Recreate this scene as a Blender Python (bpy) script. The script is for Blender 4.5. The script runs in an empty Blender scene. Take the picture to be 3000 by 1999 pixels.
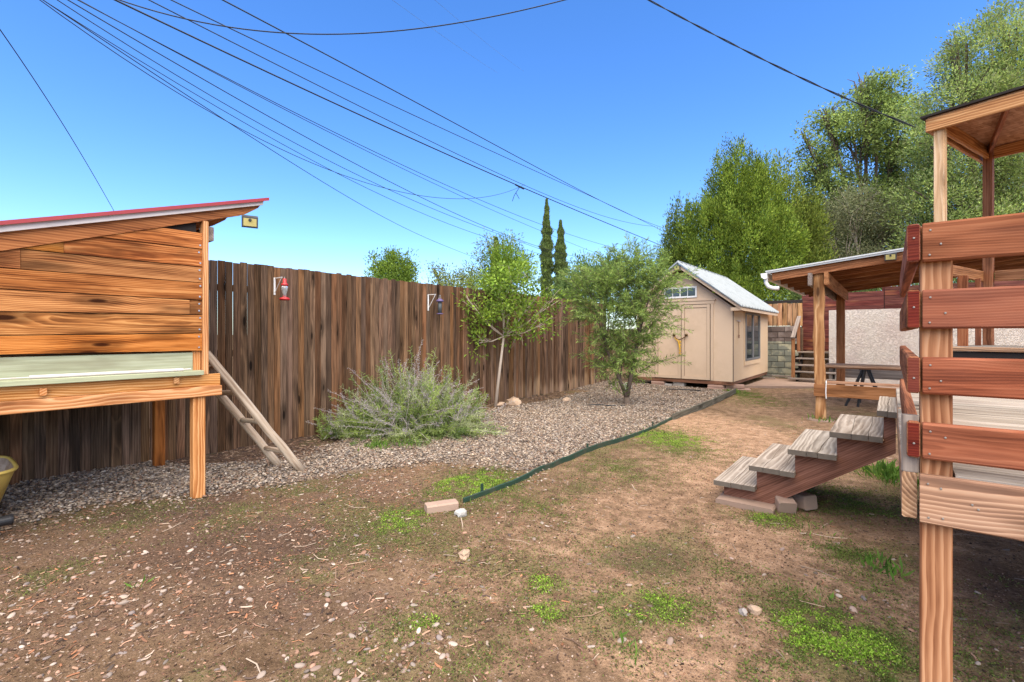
import bpy, math, random
import numpy as np
from mathutils import Vector, Matrix

random.seed(7)
rng = np.random.default_rng(11)
R = math.radians
S = bpy.context.scene
COL = S.collection

# ------------------------------------------------------------------ camera, sky, sun, exposure
cam_d = bpy.data.cameras.new('camera')
cam = bpy.data.objects.new('camera', cam_d)
COL.objects.link(cam)
cam.location = (0, 0, 1.5)
cam.rotation_euler = (R(90), 0, R(38.45))
cam_d.sensor_width = 36
cam_d.lens = 36 * 1100 / 2353
cam_d.shift_y = -16 / 2353
cam_d.clip_start = 0.05
cam_d.clip_end = 3000
S.camera = cam

SUN_EL, SUN_AZ = 60, 132        # azimuth clockwise from +Y: light from the right and a little behind the camera
world = bpy.data.worlds.new('World')
S.world = world
world.use_nodes = True
wn = world.node_tree
wn.nodes.clear()
sky = wn.nodes.new('ShaderNodeTexSky')
sky.sky_type = 'NISHITA'
sky.sun_disc = False
sky.sun_elevation = R(SUN_EL)
sky.sun_rotation = R(SUN_AZ)
sky.altitude = 1300
sky.air_density = 1.0
sky.dust_density = 2.0
sky.ozone_density = 2.2
hs = wn.nodes.new('ShaderNodeHueSaturation')
hs.inputs['Saturation'].default_value = 1.3
hs.inputs['Hue'].default_value = 0.508
bg = wn.nodes.new('ShaderNodeBackground')
bg.inputs['Strength'].default_value = 0.138
wo = wn.nodes.new('ShaderNodeOutputWorld')
wn.links.new(sky.outputs[0], hs.inputs['Color'])
wn.links.new(hs.outputs[0], bg.inputs[0])
wn.links.new(bg.outputs[0], wo.inputs[0])

sun_d = bpy.data.lights.new('sun', 'SUN')
sun = bpy.data.objects.new('sun', sun_d)
COL.objects.link(sun)
sun_d.energy = 3.6
sun_d.angle = R(100)
sun_d.color = (1.0, 0.875, 0.655)
_sd = Vector((math.sin(R(SUN_AZ)) * math.cos(R(SUN_EL)), math.cos(R(SUN_AZ)) * math.cos(R(SUN_EL)), math.sin(R(SUN_EL))))
sun.rotation_euler = _sd.to_track_quat('Z', 'Y').to_euler()
sun.location = _sd * 40

S.view_settings.view_transform = 'Standard'
S.view_settings.look = 'None'
S.view_settings.gamma = 1
S.view_settings.use_curve_mapping = False
S.view_settings.exposure = 1.35
S.render.engine = 'CYCLES'
S.cycles.max_bounces = 8
S.cycles.transparent_max_bounces = 8
S.cycles.use_denoising = True

# ------------------------------------------------------------------ object helpers
WM = {}


def link(o, mw, parent=None):
    COL.objects.link(o)
    WM[o.name] = mw
    if parent is not None:
        o.parent = parent
        o.matrix_parent_inverse = WM[parent.name].inverted()
    o.matrix_basis = mw
    return o


def tag(o, label, cat, group=None):
    o['label'] = label
    o['category'] = cat
    if group:
        o['group'] = group
    return o


def thing(name, label, cat, loc=(0, 0, 0), rotz=0, group=None):
    o = bpy.data.objects.new(name, None)
    o.empty_display_size = .1
    link(o, Matrix.Translation(loc) @ Matrix.Rotation(rotz, 4, 'Z'))
    return tag(o, label, cat, group)


def mesh_np(name, verts, faces, mat=None, smooth=False, cols=None, mats=None, fmat=None):
    """verts (n,3); faces (m,k) int array or list of lists"""
    me = bpy.data.meshes.new(name)
    verts = np.asarray(verts, dtype=np.float32)
    if isinstance(faces, np.ndarray):
        m, k = faces.shape
        me.vertices.add(len(verts))
        me.vertices.foreach_set('co', verts.ravel())
        me.loops.add(m * k)
        me.loops.foreach_set('vertex_index', faces.astype(np.int32).ravel())
        me.polygons.add(m)
        me.polygons.foreach_set('loop_start', np.arange(0, m * k, k, dtype=np.int32))
        me.polygons.foreach_set('loop_total', np.full(m, k, dtype=np.int32))
    else:
        me.from_pydata([tuple(map(float, v)) for v in verts], [], faces)
    if smooth:
        me.polygons.foreach_set('use_smooth', np.ones(len(me.polygons), dtype=bool))
    if cols is not None:
        a = me.color_attributes.new('tint', 'FLOAT_COLOR', 'POINT')
        c4 = np.ones((len(verts), 4), dtype=np.float32)
        c4[:, :3] = cols
        a.data.foreach_set('color', c4.ravel())
    if mat is not None:
        me.materials.append(mat)
    if mats:
        for mm in mats:
            me.materials.append(mm)
    if fmat is not None:
        me.polygons.foreach_set('material_index', np.asarray(fmat, dtype=np.int32))
    me.update(calc_edges=True)
    me.validate()
    return me


def add(name, me, mw=None, parent=None):
    return link(bpy.data.objects.new(name, me), mw if mw is not None else Matrix.Identity(4), parent)


class MB:
    """collects simple solids into one mesh"""
    def __init__(s):
        s.v, s.f = [], []

    def poly(s, vs, fs):
        o = len(s.v)
        s.v += [tuple(v) for v in vs]
        s.f += [[i + o for i in f] for f in fs]
        return s

    def box(s, lo, hi, M=None):
        x0, y0, z0 = lo
        x1, y1, z1 = hi
        vs = [Vector(p) for p in ((x0, y0, z0), (x1, y0, z0), (x1, y1, z0), (x0, y1, z0), (x0, y0, z1), (x1, y0, z1), (x1, y1, z1), (x0, y1, z1))]
        if M is not None:
            vs = [M @ v for v in vs]
        return s.poly(vs, [(0, 3, 2, 1), (4, 5, 6, 7), (0, 1, 5, 4), (1, 2, 6, 5), (2, 3, 7, 6), (3, 0, 4, 7)])

    def prism(s, pts, a, b):
        """polygon pts (list of 3D, ordered) swept from offset a to offset b"""
        a, b = Vector(a), Vector(b)
        n = len(pts)
        vs = [Vector(p) + a for p in pts] + [Vector(p) + b for p in pts]
        fs = [list(range(n))[::-1], list(range(n, 2 * n))]
        fs += [[i, (i + 1) % n, (i + 1) % n + n, i + n] for i in range(n)]
        return s.poly(vs, fs)

    def tube(s, pts, rad, n=6, cap=True):
        pts = [Vector(p) for p in pts]
        m = len(pts)
        rr = rad if isinstance(rad, (list, tuple)) else [rad] * m
        vs, fs = [], []
        up = Vector((0.123, .2, 1)).normalized()
        for i, p in enumerate(pts):
            t = (pts[min(i + 1, m - 1)] - pts[max(i - 1, 0)])
            t = t.normalized() if t.length > 1e-9 else Vector((0, 0, 1))
            a = t.cross(up)
            if a.length < .05:
                a = t.cross(Vector((1, 0, 0)))
            a.normalize()
            b = t.cross(a)
            for k in range(n):
                th = 2 * math.pi * k / n
                vs.append(p + (a * math.cos(th) + b * math.sin(th)) * rr[i])
        for i in range(m - 1):
            for k in range(n):
                fs.append([i * n + k, i * n + (k + 1) % n, (i + 1) * n + (k + 1) % n, (i + 1) * n + k])
        if cap:
            fs.append(list(range(n))[::-1])
            fs.append([(m - 1) * n + k for k in range(n)])
        return s.poly(vs, fs)

    def lathe(s, prof, c=(0, 0, 0), n=12, axis='z'):
        """prof list of (r, h)"""
        vs, fs = [], []
        for r, h in prof:
            for k in range(n):
                th = 2 * math.pi * k / n
                p = (r * math.cos(th), r * math.sin(th), h)
                if axis == 'x':
                    p = (p[2], p[0], p[1])
                if axis == 'y':
                    p = (p[0], p[2], p[1])
                vs.append(Vector(p) + Vector(c))
        for i in range(len(prof) - 1):
            for k in range(n):
                fs.append([i * n + k, i * n + (k + 1) % n, (i + 1) * n + (k + 1) % n, (i + 1) * n + k])
        fs.append(list(range(n))[::-1])
        fs.append([(len(prof) - 1) * n + k for k in range(n)])
        return s.poly(vs, fs)

    def mesh(s, name, mat, smooth=False):
        me = bpy.data.meshes.new(name)
        me.from_pydata([tuple(v) for v in s.v], [], s.f)
        me.materials.append(mat)
        if smooth:
            me.polygons.foreach_set('use_smooth', np.ones(len(me.polygons), dtype=bool))
        me.update()
        return me

    def build(s, name, mat, parent=None, smooth=False, mw=None):
        """vertices in world coordinates unless mw is given; the object's origin is put at the mesh's centre"""
        if mw is None:
            c = sum((Vector(v) for v in s.v), Vector()) / len(s.v)
            s.v = [tuple(Vector(v) - c) for v in s.v]
            mw = Matrix.Translation(c)
        return add(name, s.mesh(name, mat, smooth), mw, parent)


_bc = {}


def board_mesh(L, w, t, mat, ch=None, bow=0.0, seg=1, key=None):
    """length on X, thickness on Y, width on Z, chamfered long edges, ends a touch uneven"""
    k = (round(L, 3), round(w, 3), round(t, 3), mat.name, ch, bow, seg, key)
    if k in _bc:
        return _bc[k]
    c = ch if ch is not None else min(.005, t * .18, w * .18)
    prof = [(-t / 2 + c, -w / 2), (t / 2 - c, -w / 2), (t / 2, -w / 2 + c), (t / 2, w / 2 - c), (t / 2 - c, w / 2), (-t / 2 + c, w / 2), (-t / 2, w / 2 - c), (-t / 2, -w / 2 + c)]
    vs, fs = [], []
    e = c * .6
    xs = [-L / 2, -L / 2 + e] + [-L / 2 + L * (i / seg) for i in range(1, seg)] + [L / 2 - e, L / 2]
    r = random.Random(str(k))
    for i, x in enumerate(xs):
        sc = 1 - (c * .5 / max(t, w)) if i in (0, len(xs) - 1) else 1
        dz = bow * (1 - (2 * x / L) ** 2) + (r.uniform(-1, 1) * bow * .3 if seg > 1 else 0)
        dy = r.uniform(-1, 1) * bow * .3 if seg > 1 else 0
        for (y, z) in prof:
            vs.append((x, y * sc + dy, z * sc + dz))
    m = len(xs)
    for i in range(m - 1):
        for q in range(8):
            fs.append([i * 8 + q, i * 8 + (q + 1) % 8, (i + 1) * 8 + (q + 1) % 8, (i + 1) * 8 + q][::-1])
    fs.append(list(range(8)))
    fs.append([(m - 1) * 8 + q for q in range(8)][::-1])
    me = bpy.data.meshes.new('board')
    me.from_pydata(vs, [], fs)
    me.materials.append(mat)
    me.update()
    _bc[k] = me
    return me


def board(name, p0, p1, w, t, mat, parent=None, up=(0, 0, 1), M=None, **kw):
    """a board from p0 to p1; its width w lies along 'up'"""
    p0, p1 = Vector(p0), Vector(p1)
    x = (p1 - p0)
    L = x.length
    x.normalize()
    u = Vector(up)
    z = (u - x * u.dot(x)).normalized()
    y = z.cross(x)
    mw = Matrix(((x.x, y.x, z.x, 0), (x.y, y.y, z.y, 0), (x.z, y.z, z.z, 0), (0, 0, 0, 1)))
    mw = Matrix.Translation((p0 + p1) / 2) @ mw
    if M is not None:
        mw = M @ mw
    return add(name, board_mesh(L, w, t, mat, **kw), mw, parent)


# ------------------------------------------------------------------ materials
class NT:
    def __init__(s, name):
        s.m = bpy.data.materials.new(name)
        s.m.use_nodes = True
        s.t = s.m.node_tree
        s.t.nodes.clear()
        s.out = s.t.nodes.new('ShaderNodeOutputMaterial')

    def n(s, typ, ins=None, **props):
        nd = s.t.nodes.new('ShaderNode' + typ)
        for k, v in props.items():
            setattr(nd, k, v)
        for k, v in (ins or {}).items():
            sk = nd.inputs[k]
            if isinstance(v, bpy.types.NodeSocket):
                s.t.links.new(v, sk)
            elif isinstance(v, (tuple, list)) and len(v) == 3 and sk.type == 'RGBA':
                sk.default_value = (*v, 1)
            else:
                sk.default_value = v
        return nd

    def math(s, op, a, b=None, c=None, clamp=False):
        ins = {0: a}
        if b is not None:
            ins[1] = b
        if c is not None:
            ins[2] = c
        return s.n('Math', ins, operation=op, use_clamp=clamp).outputs[0]

    def vmul(s, v, sc):
        return s.n('VectorMath', {0: v, 1: sc}, operation='MULTIPLY').outputs[0]

    def vadd(s, v, sc):
        return s.n('VectorMath', {0: v, 1: sc}, operation='ADD').outputs[0]

    def noise(s, v, scale=1, detail=3, rough=.55, dist=0):
        return s.n('TexNoise', {'Vector': v, 'Scale': scale, 'Detail': detail, 'Roughness': rough, 'Distortion': dist}).outputs

    def mix(s, f, a, b, blend='MIX'):
        nd = s.n('MixRGB', {0: f, 1: a, 2: b}, blend_type=blend)
        return nd.outputs[0]

    def rampf(s, v, a, b):
        """0..1 smooth step between a and b"""
        return s.n('MapRange', {'Value': v, 'From Min': a, 'From Max': b}, interpolation_type='SMOOTHSTEP').outputs[0]

    def ramp(s, v, stops):
        nd = s.n('ValToRGB', {0: v})
        el = nd.color_ramp.elements
        while len(el) < len(stops):
            el.new(.5)
        for e, (p, c) in zip(el, stops):
            e.position = p
            e.color = (*c, 1)
        return nd.outputs[0]

    def done(s, color, rough=.7, bump=None, bstr=.3, bdist=.01, spec=.3, metal=0, **extra):
        b = s.n('BsdfPrincipled', {'Base Color': color, 'Roughness': rough, 'Specular IOR Level': spec, 'Metallic': metal, **extra})
        if bump is not None:
            nb = s.n('Bump', {'Height': bump, 'Strength': bstr, 'Distance': bdist})
            s.t.links.new(nb.outputs[0], b.inputs['Normal'])
        s.t.links.new(b.outputs[0], s.out.inputs[0])
        return s.m


def wood(name, dark, mid, light, period=.02, ring=.7, streak=.5, blotch=.4, knot=.8, knotc=None, var=.25, rough=.7, bump=.35, grey=None, greyamt=0, tilt=.03, spec=.12, blotchc=None, knsc=1.0, alt=None, stain=False, satv=.10, swirl=.055):
    """plain-sawn wood, grain along the board's own X"""
    T = NT(name)
    p = T.n('TexCoord').outputs['Object']
    rnd = T.n('ObjectInfo').outputs['Random']
    r2 = T.math('FRACT', T.math('MULTIPLY', rnd, 17.31))
    r3 = T.math('FRACT', T.math('MULTIPLY', rnd, 91.7))
    off = T.n('CombineXYZ', {0: T.math('MULTIPLY', rnd, 60), 1: T.math('MULTIPLY', r2, 40), 2: T.math('MULTIPLY', r3, 50)}).outputs[0]
    q = T.vadd(p, off)
    # knots bend the grain round them
    kv = T.vmul(q, (1.5 * knsc, 5.5 * knsc, 5.5 * knsc))
    vor = T.n('TexVoronoi', {'Vector': kv, 'Scale': 1.0, 'Randomness': 1.0}, feature='F1').outputs['Distance']
    kbend = T.math('MULTIPLY', T.rampf(vor, .5, .1), .018 * knot)
    warp = T.noise(T.vmul(q, (.9, 4, 4)), 1, 2)['Color']
    warp = T.n('VectorMath', {0: warp, 1: (.5, .5, .5)}, operation='SUBTRACT').outputs[0]
    warp2 = T.noise(T.vmul(q, (5, 14, 14)), 1, 2)['Color']
    warp2 = T.n('VectorMath', {0: warp2, 1: (.5, .5, .5)}, operation='SUBTRACT').outputs[0]
    cen = T.n('CombineXYZ', {0: 0.0, 1: T.math('MULTIPLY_ADD', r2, .16, -.08), 2: T.math('MULTIPLY_ADD', r3, .3, -.15)}).outputs[0]
    w = T.vadd(T.vmul(p, (0, 1, 1)), cen)
    w = T.vadd(w, T.vmul(warp, (0, swirl, swirl)))
    w = T.vadd(w, T.vmul(warp2, (0, .012, .012)))
    px = T.n('SeparateXYZ', {0: p}).outputs[0]
    w = T.vadd(w, T.n('CombineXYZ', {0: 0.0, 1: T.math('MULTIPLY', px, T.math('MULTIPLY_ADD', r3, tilt * 2, -tilt)), 2: T.math('MULTIPLY', px, T.math('MULTIPLY_ADD', r2, tilt, -tilt / 2))}).outputs[0])
    dist = T.n('VectorMath', {0: w}, operation='LENGTH').outputs['Value']
    dist = T.math('ADD', dist, kbend)
    fr = T.math('FRACT', T.math('DIVIDE', dist, period))
    rg = T.math('MULTIPLY', T.rampf(fr, .0, .62), T.rampf(fr, 1.0, .86))     # slow rise to the dark latewood line
    fine = T.noise(T.vmul(q, (3, 130, 130)), 1, 2, .6)['Fac']
    st = T.noise(T.vmul(q, (1.6, 26, 26)), 1, 4, .6)['Fac']
    bl = T.noise(T.vmul(q, (1.3, 5, 5)), 1, 3, .6)['Fac']
    f = T.math('ADD', T.math('MULTIPLY', rg, ring), T.math('MULTIPLY', T.rampf(st, .35, .7), streak))
    f = T.math('ADD', f, T.math('MULTIPLY_ADD', fine, .3, -.15))
    f = T.math('DIVIDE', f, max(.3, ring + streak), clamp=True)
    col = T.ramp(f, [(0, light), (.45, mid), (1, dark)])
    col = T.mix(T.math('MULTIPLY', T.rampf(bl, .47, .70), blotch), col, blotchc or dark)
    if grey is not None:
        gz = T.noise(T.vmul(q, (.8, 3, 3)), 1, 4, .65)['Fac']
        gf = T.math('MULTIPLY_ADD', T.rampf(gz, .35, .65), .55, .45)
        col = T.mix(T.math('MULTIPLY', gf, greyamt), col, T.mix(f, [min(1, c * 1.25) for c in grey], [c * .55 for c in grey]))
    if alt is not None:
        an = T.noise(T.vmul(q, (.7, 9, 9)), 1, 3, .6)['Fac']
        af = T.math('MULTIPLY', T.rampf(T.math('ADD', an, T.math('MULTIPLY_ADD', r3, .36, -.18)), .53, .74), .42)
        col = T.mix(af, col, T.mix(f, alt, [c * .4 for c in alt]))
    if stain:
        # washed out, splash-worn feet of the far pickets
        sx, sy, sz = T.n('SeparateXYZ', {0: T.n('NewGeometry').outputs['Position']}).outputs
        ed = T.math('SUBTRACT', T.math('MULTIPLY_ADD', an, .5, T.math('MULTIPLY_ADD', r2, .35, -.02)), sz)
        sf = T.math('MULTIPLY', T.rampf(ed, -.02, .22), T.rampf(sy, 8.0, 9.6))
        col = T.mix(T.math('MULTIPLY', sf, .75), col, T.mix(f, (.36, .24, .15), (.16, .10, .065)))
    kd = T.rampf(vor, .17, .07)
    kr = T.math('MULTIPLY', T.rampf(vor, .34, .16), .5)
    kc = knotc or tuple(c * .35 for c in dark)
    col = T.mix(T.math('MULTIPLY', T.math('MAXIMUM', kd, kr), knot), col, kc)
    v = T.math('MULTIPLY_ADD', rnd, 2 * var, 1 - var)
    col = T.n('HueSaturation', {'Hue': T.math('MULTIPLY_ADD', r2, .010, .495), 'Saturation': T.math('MULTIPLY_ADD', r3, satv, 1 - satv / 2), 'Value': v, 'Color': col}).outputs[0]
    h = T.math('SUBTRACT', T.math('MULTIPLY', f, -.7), T.math('MULTIPLY', kd, .4))
    return T.done(col, T.math('MULTIPLY_ADD', st, .25, rough - .12), h, bump, .004, spec)


def plain(name, col, rough=.6, metal=0, var=.15, scale=8, bump=0, spec=.3, dirt=None, dirtamt=.4, dscale=3):
    T = NT(name)
    p = T.n('TexCoord').outputs['Object']
    rnd = T.n('ObjectInfo').outputs['Random']
    q = T.vadd(p, T.n('CombineXYZ', {0: T.math('MULTIPLY', rnd, 30), 1: T.math('MULTIPLY', rnd, 71), 2: rnd}).outputs[0])
    n = T.noise(q, scale, 5, .6)['Fac']
    c = T.n('HueSaturation', {'Value': T.math('MULTIPLY_ADD', n, 2 * var, 1 - var), 'Color': (*col, 1)}).outputs[0]
    if dirt:
        d = T.noise(q, dscale, 6, .7)['Fac']
        c = T.mix(T.math('MULTIPLY', T.rampf(d, .45, .7), dirtamt), c, dirt)
    g = T.noise(q, scale * 12, 3, .6)['Fac']
    return T.done(c, T.math('MULTIPLY_ADD', n, .2, rough - .1), g if bump else None, bump, .004, spec, metal)


def tinted(name, rough=.8, spec=.2, trans=0.0, var=.0):
    """colour from the mesh's own 'tint' attribute (each pebble, leaf or blade has its own colour)"""
    T = NT(name)
    c = T.n('VertexColor', layer_name='tint').outputs[0]
    b = T.n('BsdfPrincipled', {'Base Color': c, 'Roughness': rough, 'Specular IOR Level': spec})
    if trans > 0:
        tb = T.n('BsdfTranslucent', {'Color': T.n('HueSaturation', {'Saturation': 1.1, 'Value': 1.25, 'Color': c}).outputs[0]})
        ms = T.n('MixShader', {0: trans, 1: b.outputs[0], 2: tb.outputs[0]})
        T.t.links.new(ms.outputs[0], T.out.inputs[0])
    else:
        T.t.links.new(b.outputs[0], T.out.inputs[0])
    return T.m


M = {}
M['fence'] = wood('weathered brown fence wood', (.036, .020, .012), (.122, .066, .038), (.22, .125, .072), period=.022, ring=.45, streak=.8, blotch=.5, knot=1, var=.46, rough=.9, bump=.5, grey=(.16, .104, .066), greyamt=.35, alt=(.21, .10, .052), stain=True, satv=.25)
M['coop'] = wood('orange stained cedar', (.10, .028, .009), (.41, .148, .042), (.60, .275, .095), period=.012, ring=.7, streak=.9, blotch=.8, knot=1, var=.17, rough=.7, bump=.4, blotchc=(.075, .028, .010), tilt=.03, swirl=.03, satv=.1, spec=.06)
M['coop_light'] = wood('pale orange fir', (.33, .115, .034), (.57, .265, .10), (.68, .39, .19), period=.016, ring=.8, streak=.4, blotch=.3, knot=.6, var=.12, rough=.6)
M['coop_roofwood'] = wood('brown orange rafter', (.12, .032, .008), (.33, .105, .026), (.43, .155, .042), period=.02, ring=.5, streak=.6, blotch=.4, knot=.7, var=.08, rough=.55)
M['rail'] = wood('red stained rail', (.11, .030, .014), (.27, .080, .033), (.35, .125, .056), period=.009, ring=.4, streak=1.0, blotch=.6, knot=.9, var=.045, rough=.8, bump=.3, blotchc=(.12, .038, .022), spec=.05, swirl=.04, satv=.04, grey=(.30, .15, .10), greyamt=.28)
M['endred'] = wood('dark red rail end', (.08, .014, .010), (.16, .030, .018), (.20, .045, .024), period=.01, ring=.4, streak=.6, var=.15)
M['fir'] = wood('tan fir post', (.17, .060, .022), (.41, .193, .083), (.53, .292, .147), period=.023, ring=.8, streak=.6, blotch=.4, knot=.9, var=.08, rough=.8, tilt=.03, swirl=.08, spec=.06)
M['beam'] = wood('weathered pink tan beam', (.16, .068, .029), (.44, .225, .106), (.55, .33, .18), period=.015, ring=.75, streak=.5, blotch=.35, knot=.8, var=.06, rough=.75, grey=(.36, .30, .25), greyamt=.25)
M['grey_tread'] = wood('silver grey weathered tread', (.18, .135, .094), (.345, .282, .212), (.44, .375, .295), period=.022, ring=.6, streak=.5, blotch=.2, knot=.5, var=.06, rough=.9, bump=.6, grey=(.38, .335, .285), greyamt=.45)
M['tread_end'] = plain('dark weathered end grain', (.145, .12, .095), .9, var=.3, scale=18, bump=.4)
M['stringer'] = wood('red brown stringer', (.10, .036, .022), (.20, .078, .050), (.27, .115, .078), period=.013, ring=.4, streak=.8, blotch=.3, knot=.3, var=.06, rough=.7)
M['deckboard'] = wood('grey deck board', (.14, .105, .078), (.28, .228, .178), (.37, .31, .25), period=.02, ring=.4, streak=.8, blotch=.3, knot=.4, var=.15, rough=.9, spec=.05, grey=(.33, .295, .25), greyamt=.5)
M['sheath'] = wood('darker roof board', (.10, .045, .02), (.20, .095, .045), (.27, .14, .07), period=.02, ring=.4, streak=.6, var=.1)
M['patio'] = wood('brown patio timber', (.14, .055, .022), (.33, .145, .062), (.45, .22, .105), period=.02, ring=.5, streak=.6, blotch=.35, knot=.7, var=.16, rough=.7)
M['patio_post'] = wood('rough knotty post', (.22, .09, .032), (.46, .24, .10), (.60, .36, .18), period=.03, ring=.75, streak=.5, blotch=.35, knot=1.0, knotc=(.10, .045, .02), var=.05, rough=.75, bump=.7, knsc=.8)
M['patio_grey'] = wood('greyed timber', (.12, .085, .065), (.24, .18, .14), (.33, .26, .21), period=.02, ring=.4, streak=.7, var=.15, grey=(.28, .24, .21), greyamt=.6)
M['patio_rail'] = wood('pale patio rail', (.27, .13, .07), (.46, .26, .15), (.56, .35, .22), period=.015, ring=.5, streak=.6, var=.1)
M['redfence'] = wood('dark red fence board', (.045, .012, .009), (.115, .032, .024), (.18, .062, .04), period=.02, ring=.4, streak=.9, blotch=.4, knot=.6, knotc=(.30, .13, .06), var=.25, rough=.6)
M['char'] = wood('charred picket', (.20, .08, .03), (.45, .24, .11), (.60, .38, .2), period=.02, ring=.5, streak=.5, blotch=.95, blotchc=(.02, .016, .013), knot=1, var=.25, alt=(.03, .022, .016))
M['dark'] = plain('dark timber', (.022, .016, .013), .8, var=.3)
M['gaz'] = wood('orange gazebo timber', (.26, .085, .024), (.50, .215, .075), (.64, .34, .14), period=.022, ring=.7, streak=.5, blotch=.2, knot=.6, var=.10, rough=.6)
M['gaz_post'] = wood('pale pine post', (.40, .22, .11), (.62, .40, .235), (.72, .52, .34), period=.03, ring=.3, streak=.4, blotch=.2, knot=.6, var=.05)
M['gaz_brown'] = wood('brown gazebo post', (.16, .05, .02), (.32, .115, .048), (.40, .17, .075), period=.022, ring=.4, streak=.6, var=.15)
M['log'] = wood('grey peeled log', (.22, .155, .105), (.40, .31, .225), (.50, .41, .31), period=.03, ring=.25, streak=.8, blotch=.4, knot=.9, knotc=(.05, .035, .025), var=.1, rough=.8, bump=.5)
M['green_wood'] = wood('flaking pale green paint', (.31, .32, .20), (.40, .42, .27), (.45, .47, .32), period=.03, ring=.25, streak=.6, blotch=.6, blotchc=(.22, .20, .12), knot=.3, knotc=(.16, .14, .09), var=.05, rough=.65)
M['red_metal'] = plain('red painted metal', (.33, .035, .035), .35, var=.12, spec=.5)
M['pale_metal'] = plain('pale weathered fascia', (.66, .60, .57), .6, var=.15, dirt=(.30, .26, .25), dirtamt=.5, dscale=2)
M['galv'] = plain('galvanised sheet', (.27, .295, .305), .5, metal=.2, var=.12, scale=5, dirt=(.19, .21, .215), dirtamt=.6)
M['white'] = plain('white paint', (.72, .71, .69), .5, var=.06)
M['roof_grey'] = plain('pale grey roof metal', (.42, .43, .43), .5, var=.12)
M['plank_pale'] = wood('pale plank', (.36, .20, .12), (.58, .37, .23), (.68, .47, .32), period=.015, ring=.5, streak=.6, var=.06)
M['steel'] = plain('steel', (.55, .56, .57), .35, metal=.8)
M['screw'] = plain('dull screw head', (.30, .27, .24), .5, metal=.5)
M['black'] = plain('black plastic', (.02, .02, .022), .45, var=.2)
M['grey_plastic'] = plain('dark grey plastic', (.07, .075, .08), .5, var=.2)
M['yellow_panel'] = plain('yellowed lamp panel', (.52, .45, .17), .4, var=.1)
M['shed'] = plain('tan shed paint', (.57, .425, .30), .75, var=.05, scale=3, bump=.15, dirt=(.46, .335, .225), dirtamt=.5, dscale=1.6)
M['shed_trim'] = plain('tan shed trim', (.52, .385, .27), .7, var=.06)
M['shed_line'] = plain('shadowed paint crack', (.10, .065, .045), .9)  # dark colour standing in for shade along the door panel edges
M['shed_side'] = plain('warm tan shed paint', (.59, .435, .285), .75, var=.06, scale=3, bump=.15, dirt=(.53, .36, .20), dirtamt=.4, dscale=1.5)
M['skid'] = wood('shed skid timber', (.10, .045, .03), (.21, .10, .065), (.28, .15, .1), var=.1)
M['paver'] = plain('pink concrete paver', (.36, .23, .18), .9, var=.15, scale=14, bump=.4, dirt=(.24, .16, .12))
M['brick'] = plain('pale pink brick', (.34, .24, .185), .9, var=.15, scale=14, bump=.4, dirt=(.3, .2, .15))
M['conc'] = plain('old concrete', (.32, .22, .165), .9, var=.2, scale=6, bump=.4, dirt=(.21, .15, .11), dirtamt=.6)
M['conc_grey'] = plain('grey concrete', (.36, .33, .30), .9, var=.15, scale=9, bump=.4)
M['wheel_yellow'] = plain('faded yellow tray', (.58, .42, .105), .5, var=.08, dirt=(.42, .31, .12), dirtamt=.4, dscale=5)
M['feeder_red'] = plain('red plastic', (.45, .02, .022), .3, var=.05, spec=.5)
M['feeder_purple'] = plain('purple plastic', (.10, .075, .17), .4, var=.08)
M['edge_green'] = plain('green edging', (.022, .052, .034), .6, var=.25, scale=10, dirt=(.10, .075, .055), dirtamt=.5, dscale=6)
M['edge_grey'] = wood('grey edging board', (.07, .065, .05), (.13, .12, .09), (.19, .175, .14), var=.1)
M['yellow_rope'] = plain('yellow chain', (.62, .36, .035), .5, var=.2)
M['brass'] = plain('dark brass', (.12, .07, .03), .4, metal=.6)
M['rust'] = plain('rusty wire', (.16, .07, .035), .7, var=.3)
M['cable'] = plain('black cable', (.012, .016, .022), .6, var=.1)
M['cable_thin'] = plain('grey cable', (.10, .16, .24), .7, var=.1)
M['osb'] = None
M['glass_dark'] = NT('dark window glass').done((.035, .045, .05), .08, spec=.8)
M['leaf'] = tinted('leaves', .8, .06, .45)
M['leaf_far'] = tinted('far leaves', .9, .02, .42)
M['pebble'] = tinted('pebbles', .85, .08)
M['litter'] = tinted('litter', .85, .1)
M['bark'] = plain('grey brown bark', (.115, .085, .066), .9, var=.35, scale=12, bump=.6)
M['bark_pale'] = plain('pale smooth bark', (.40, .33, .27), .85, var=.2, scale=9, bump=.3)
M['bark_dark'] = plain('dark bark', (.055, .043, .036), .9, var=.3, scale=10, bump=.5)


def mk_osb():
    T = NT('strand board underside')
    p = T.n('TexCoord').outputs['Object']
    a = T.n('TexVoronoi', {'Vector': T.vmul(p, (10, 34, 10)), 'Scale': 1.0}).outputs['Color']
    b = T.n('TexVoronoi', {'Vector': T.vmul(p, (30, 9, 10)), 'Scale': 1.0}).outputs['Color']
    f = T.math('MULTIPLY', T.math('ADD', T.n('SeparateXYZ', {0: a}).outputs[0], T.n('SeparateXYZ', {0: b}).outputs[1]), .5)
    return T.done(T.ramp(f, [(0, (.22, .095, .045)), (.5, (.40, .20, .11)), (1, (.55, .32, .2))]), .8, f, .3)


M['osb'] = mk_osb()


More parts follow.
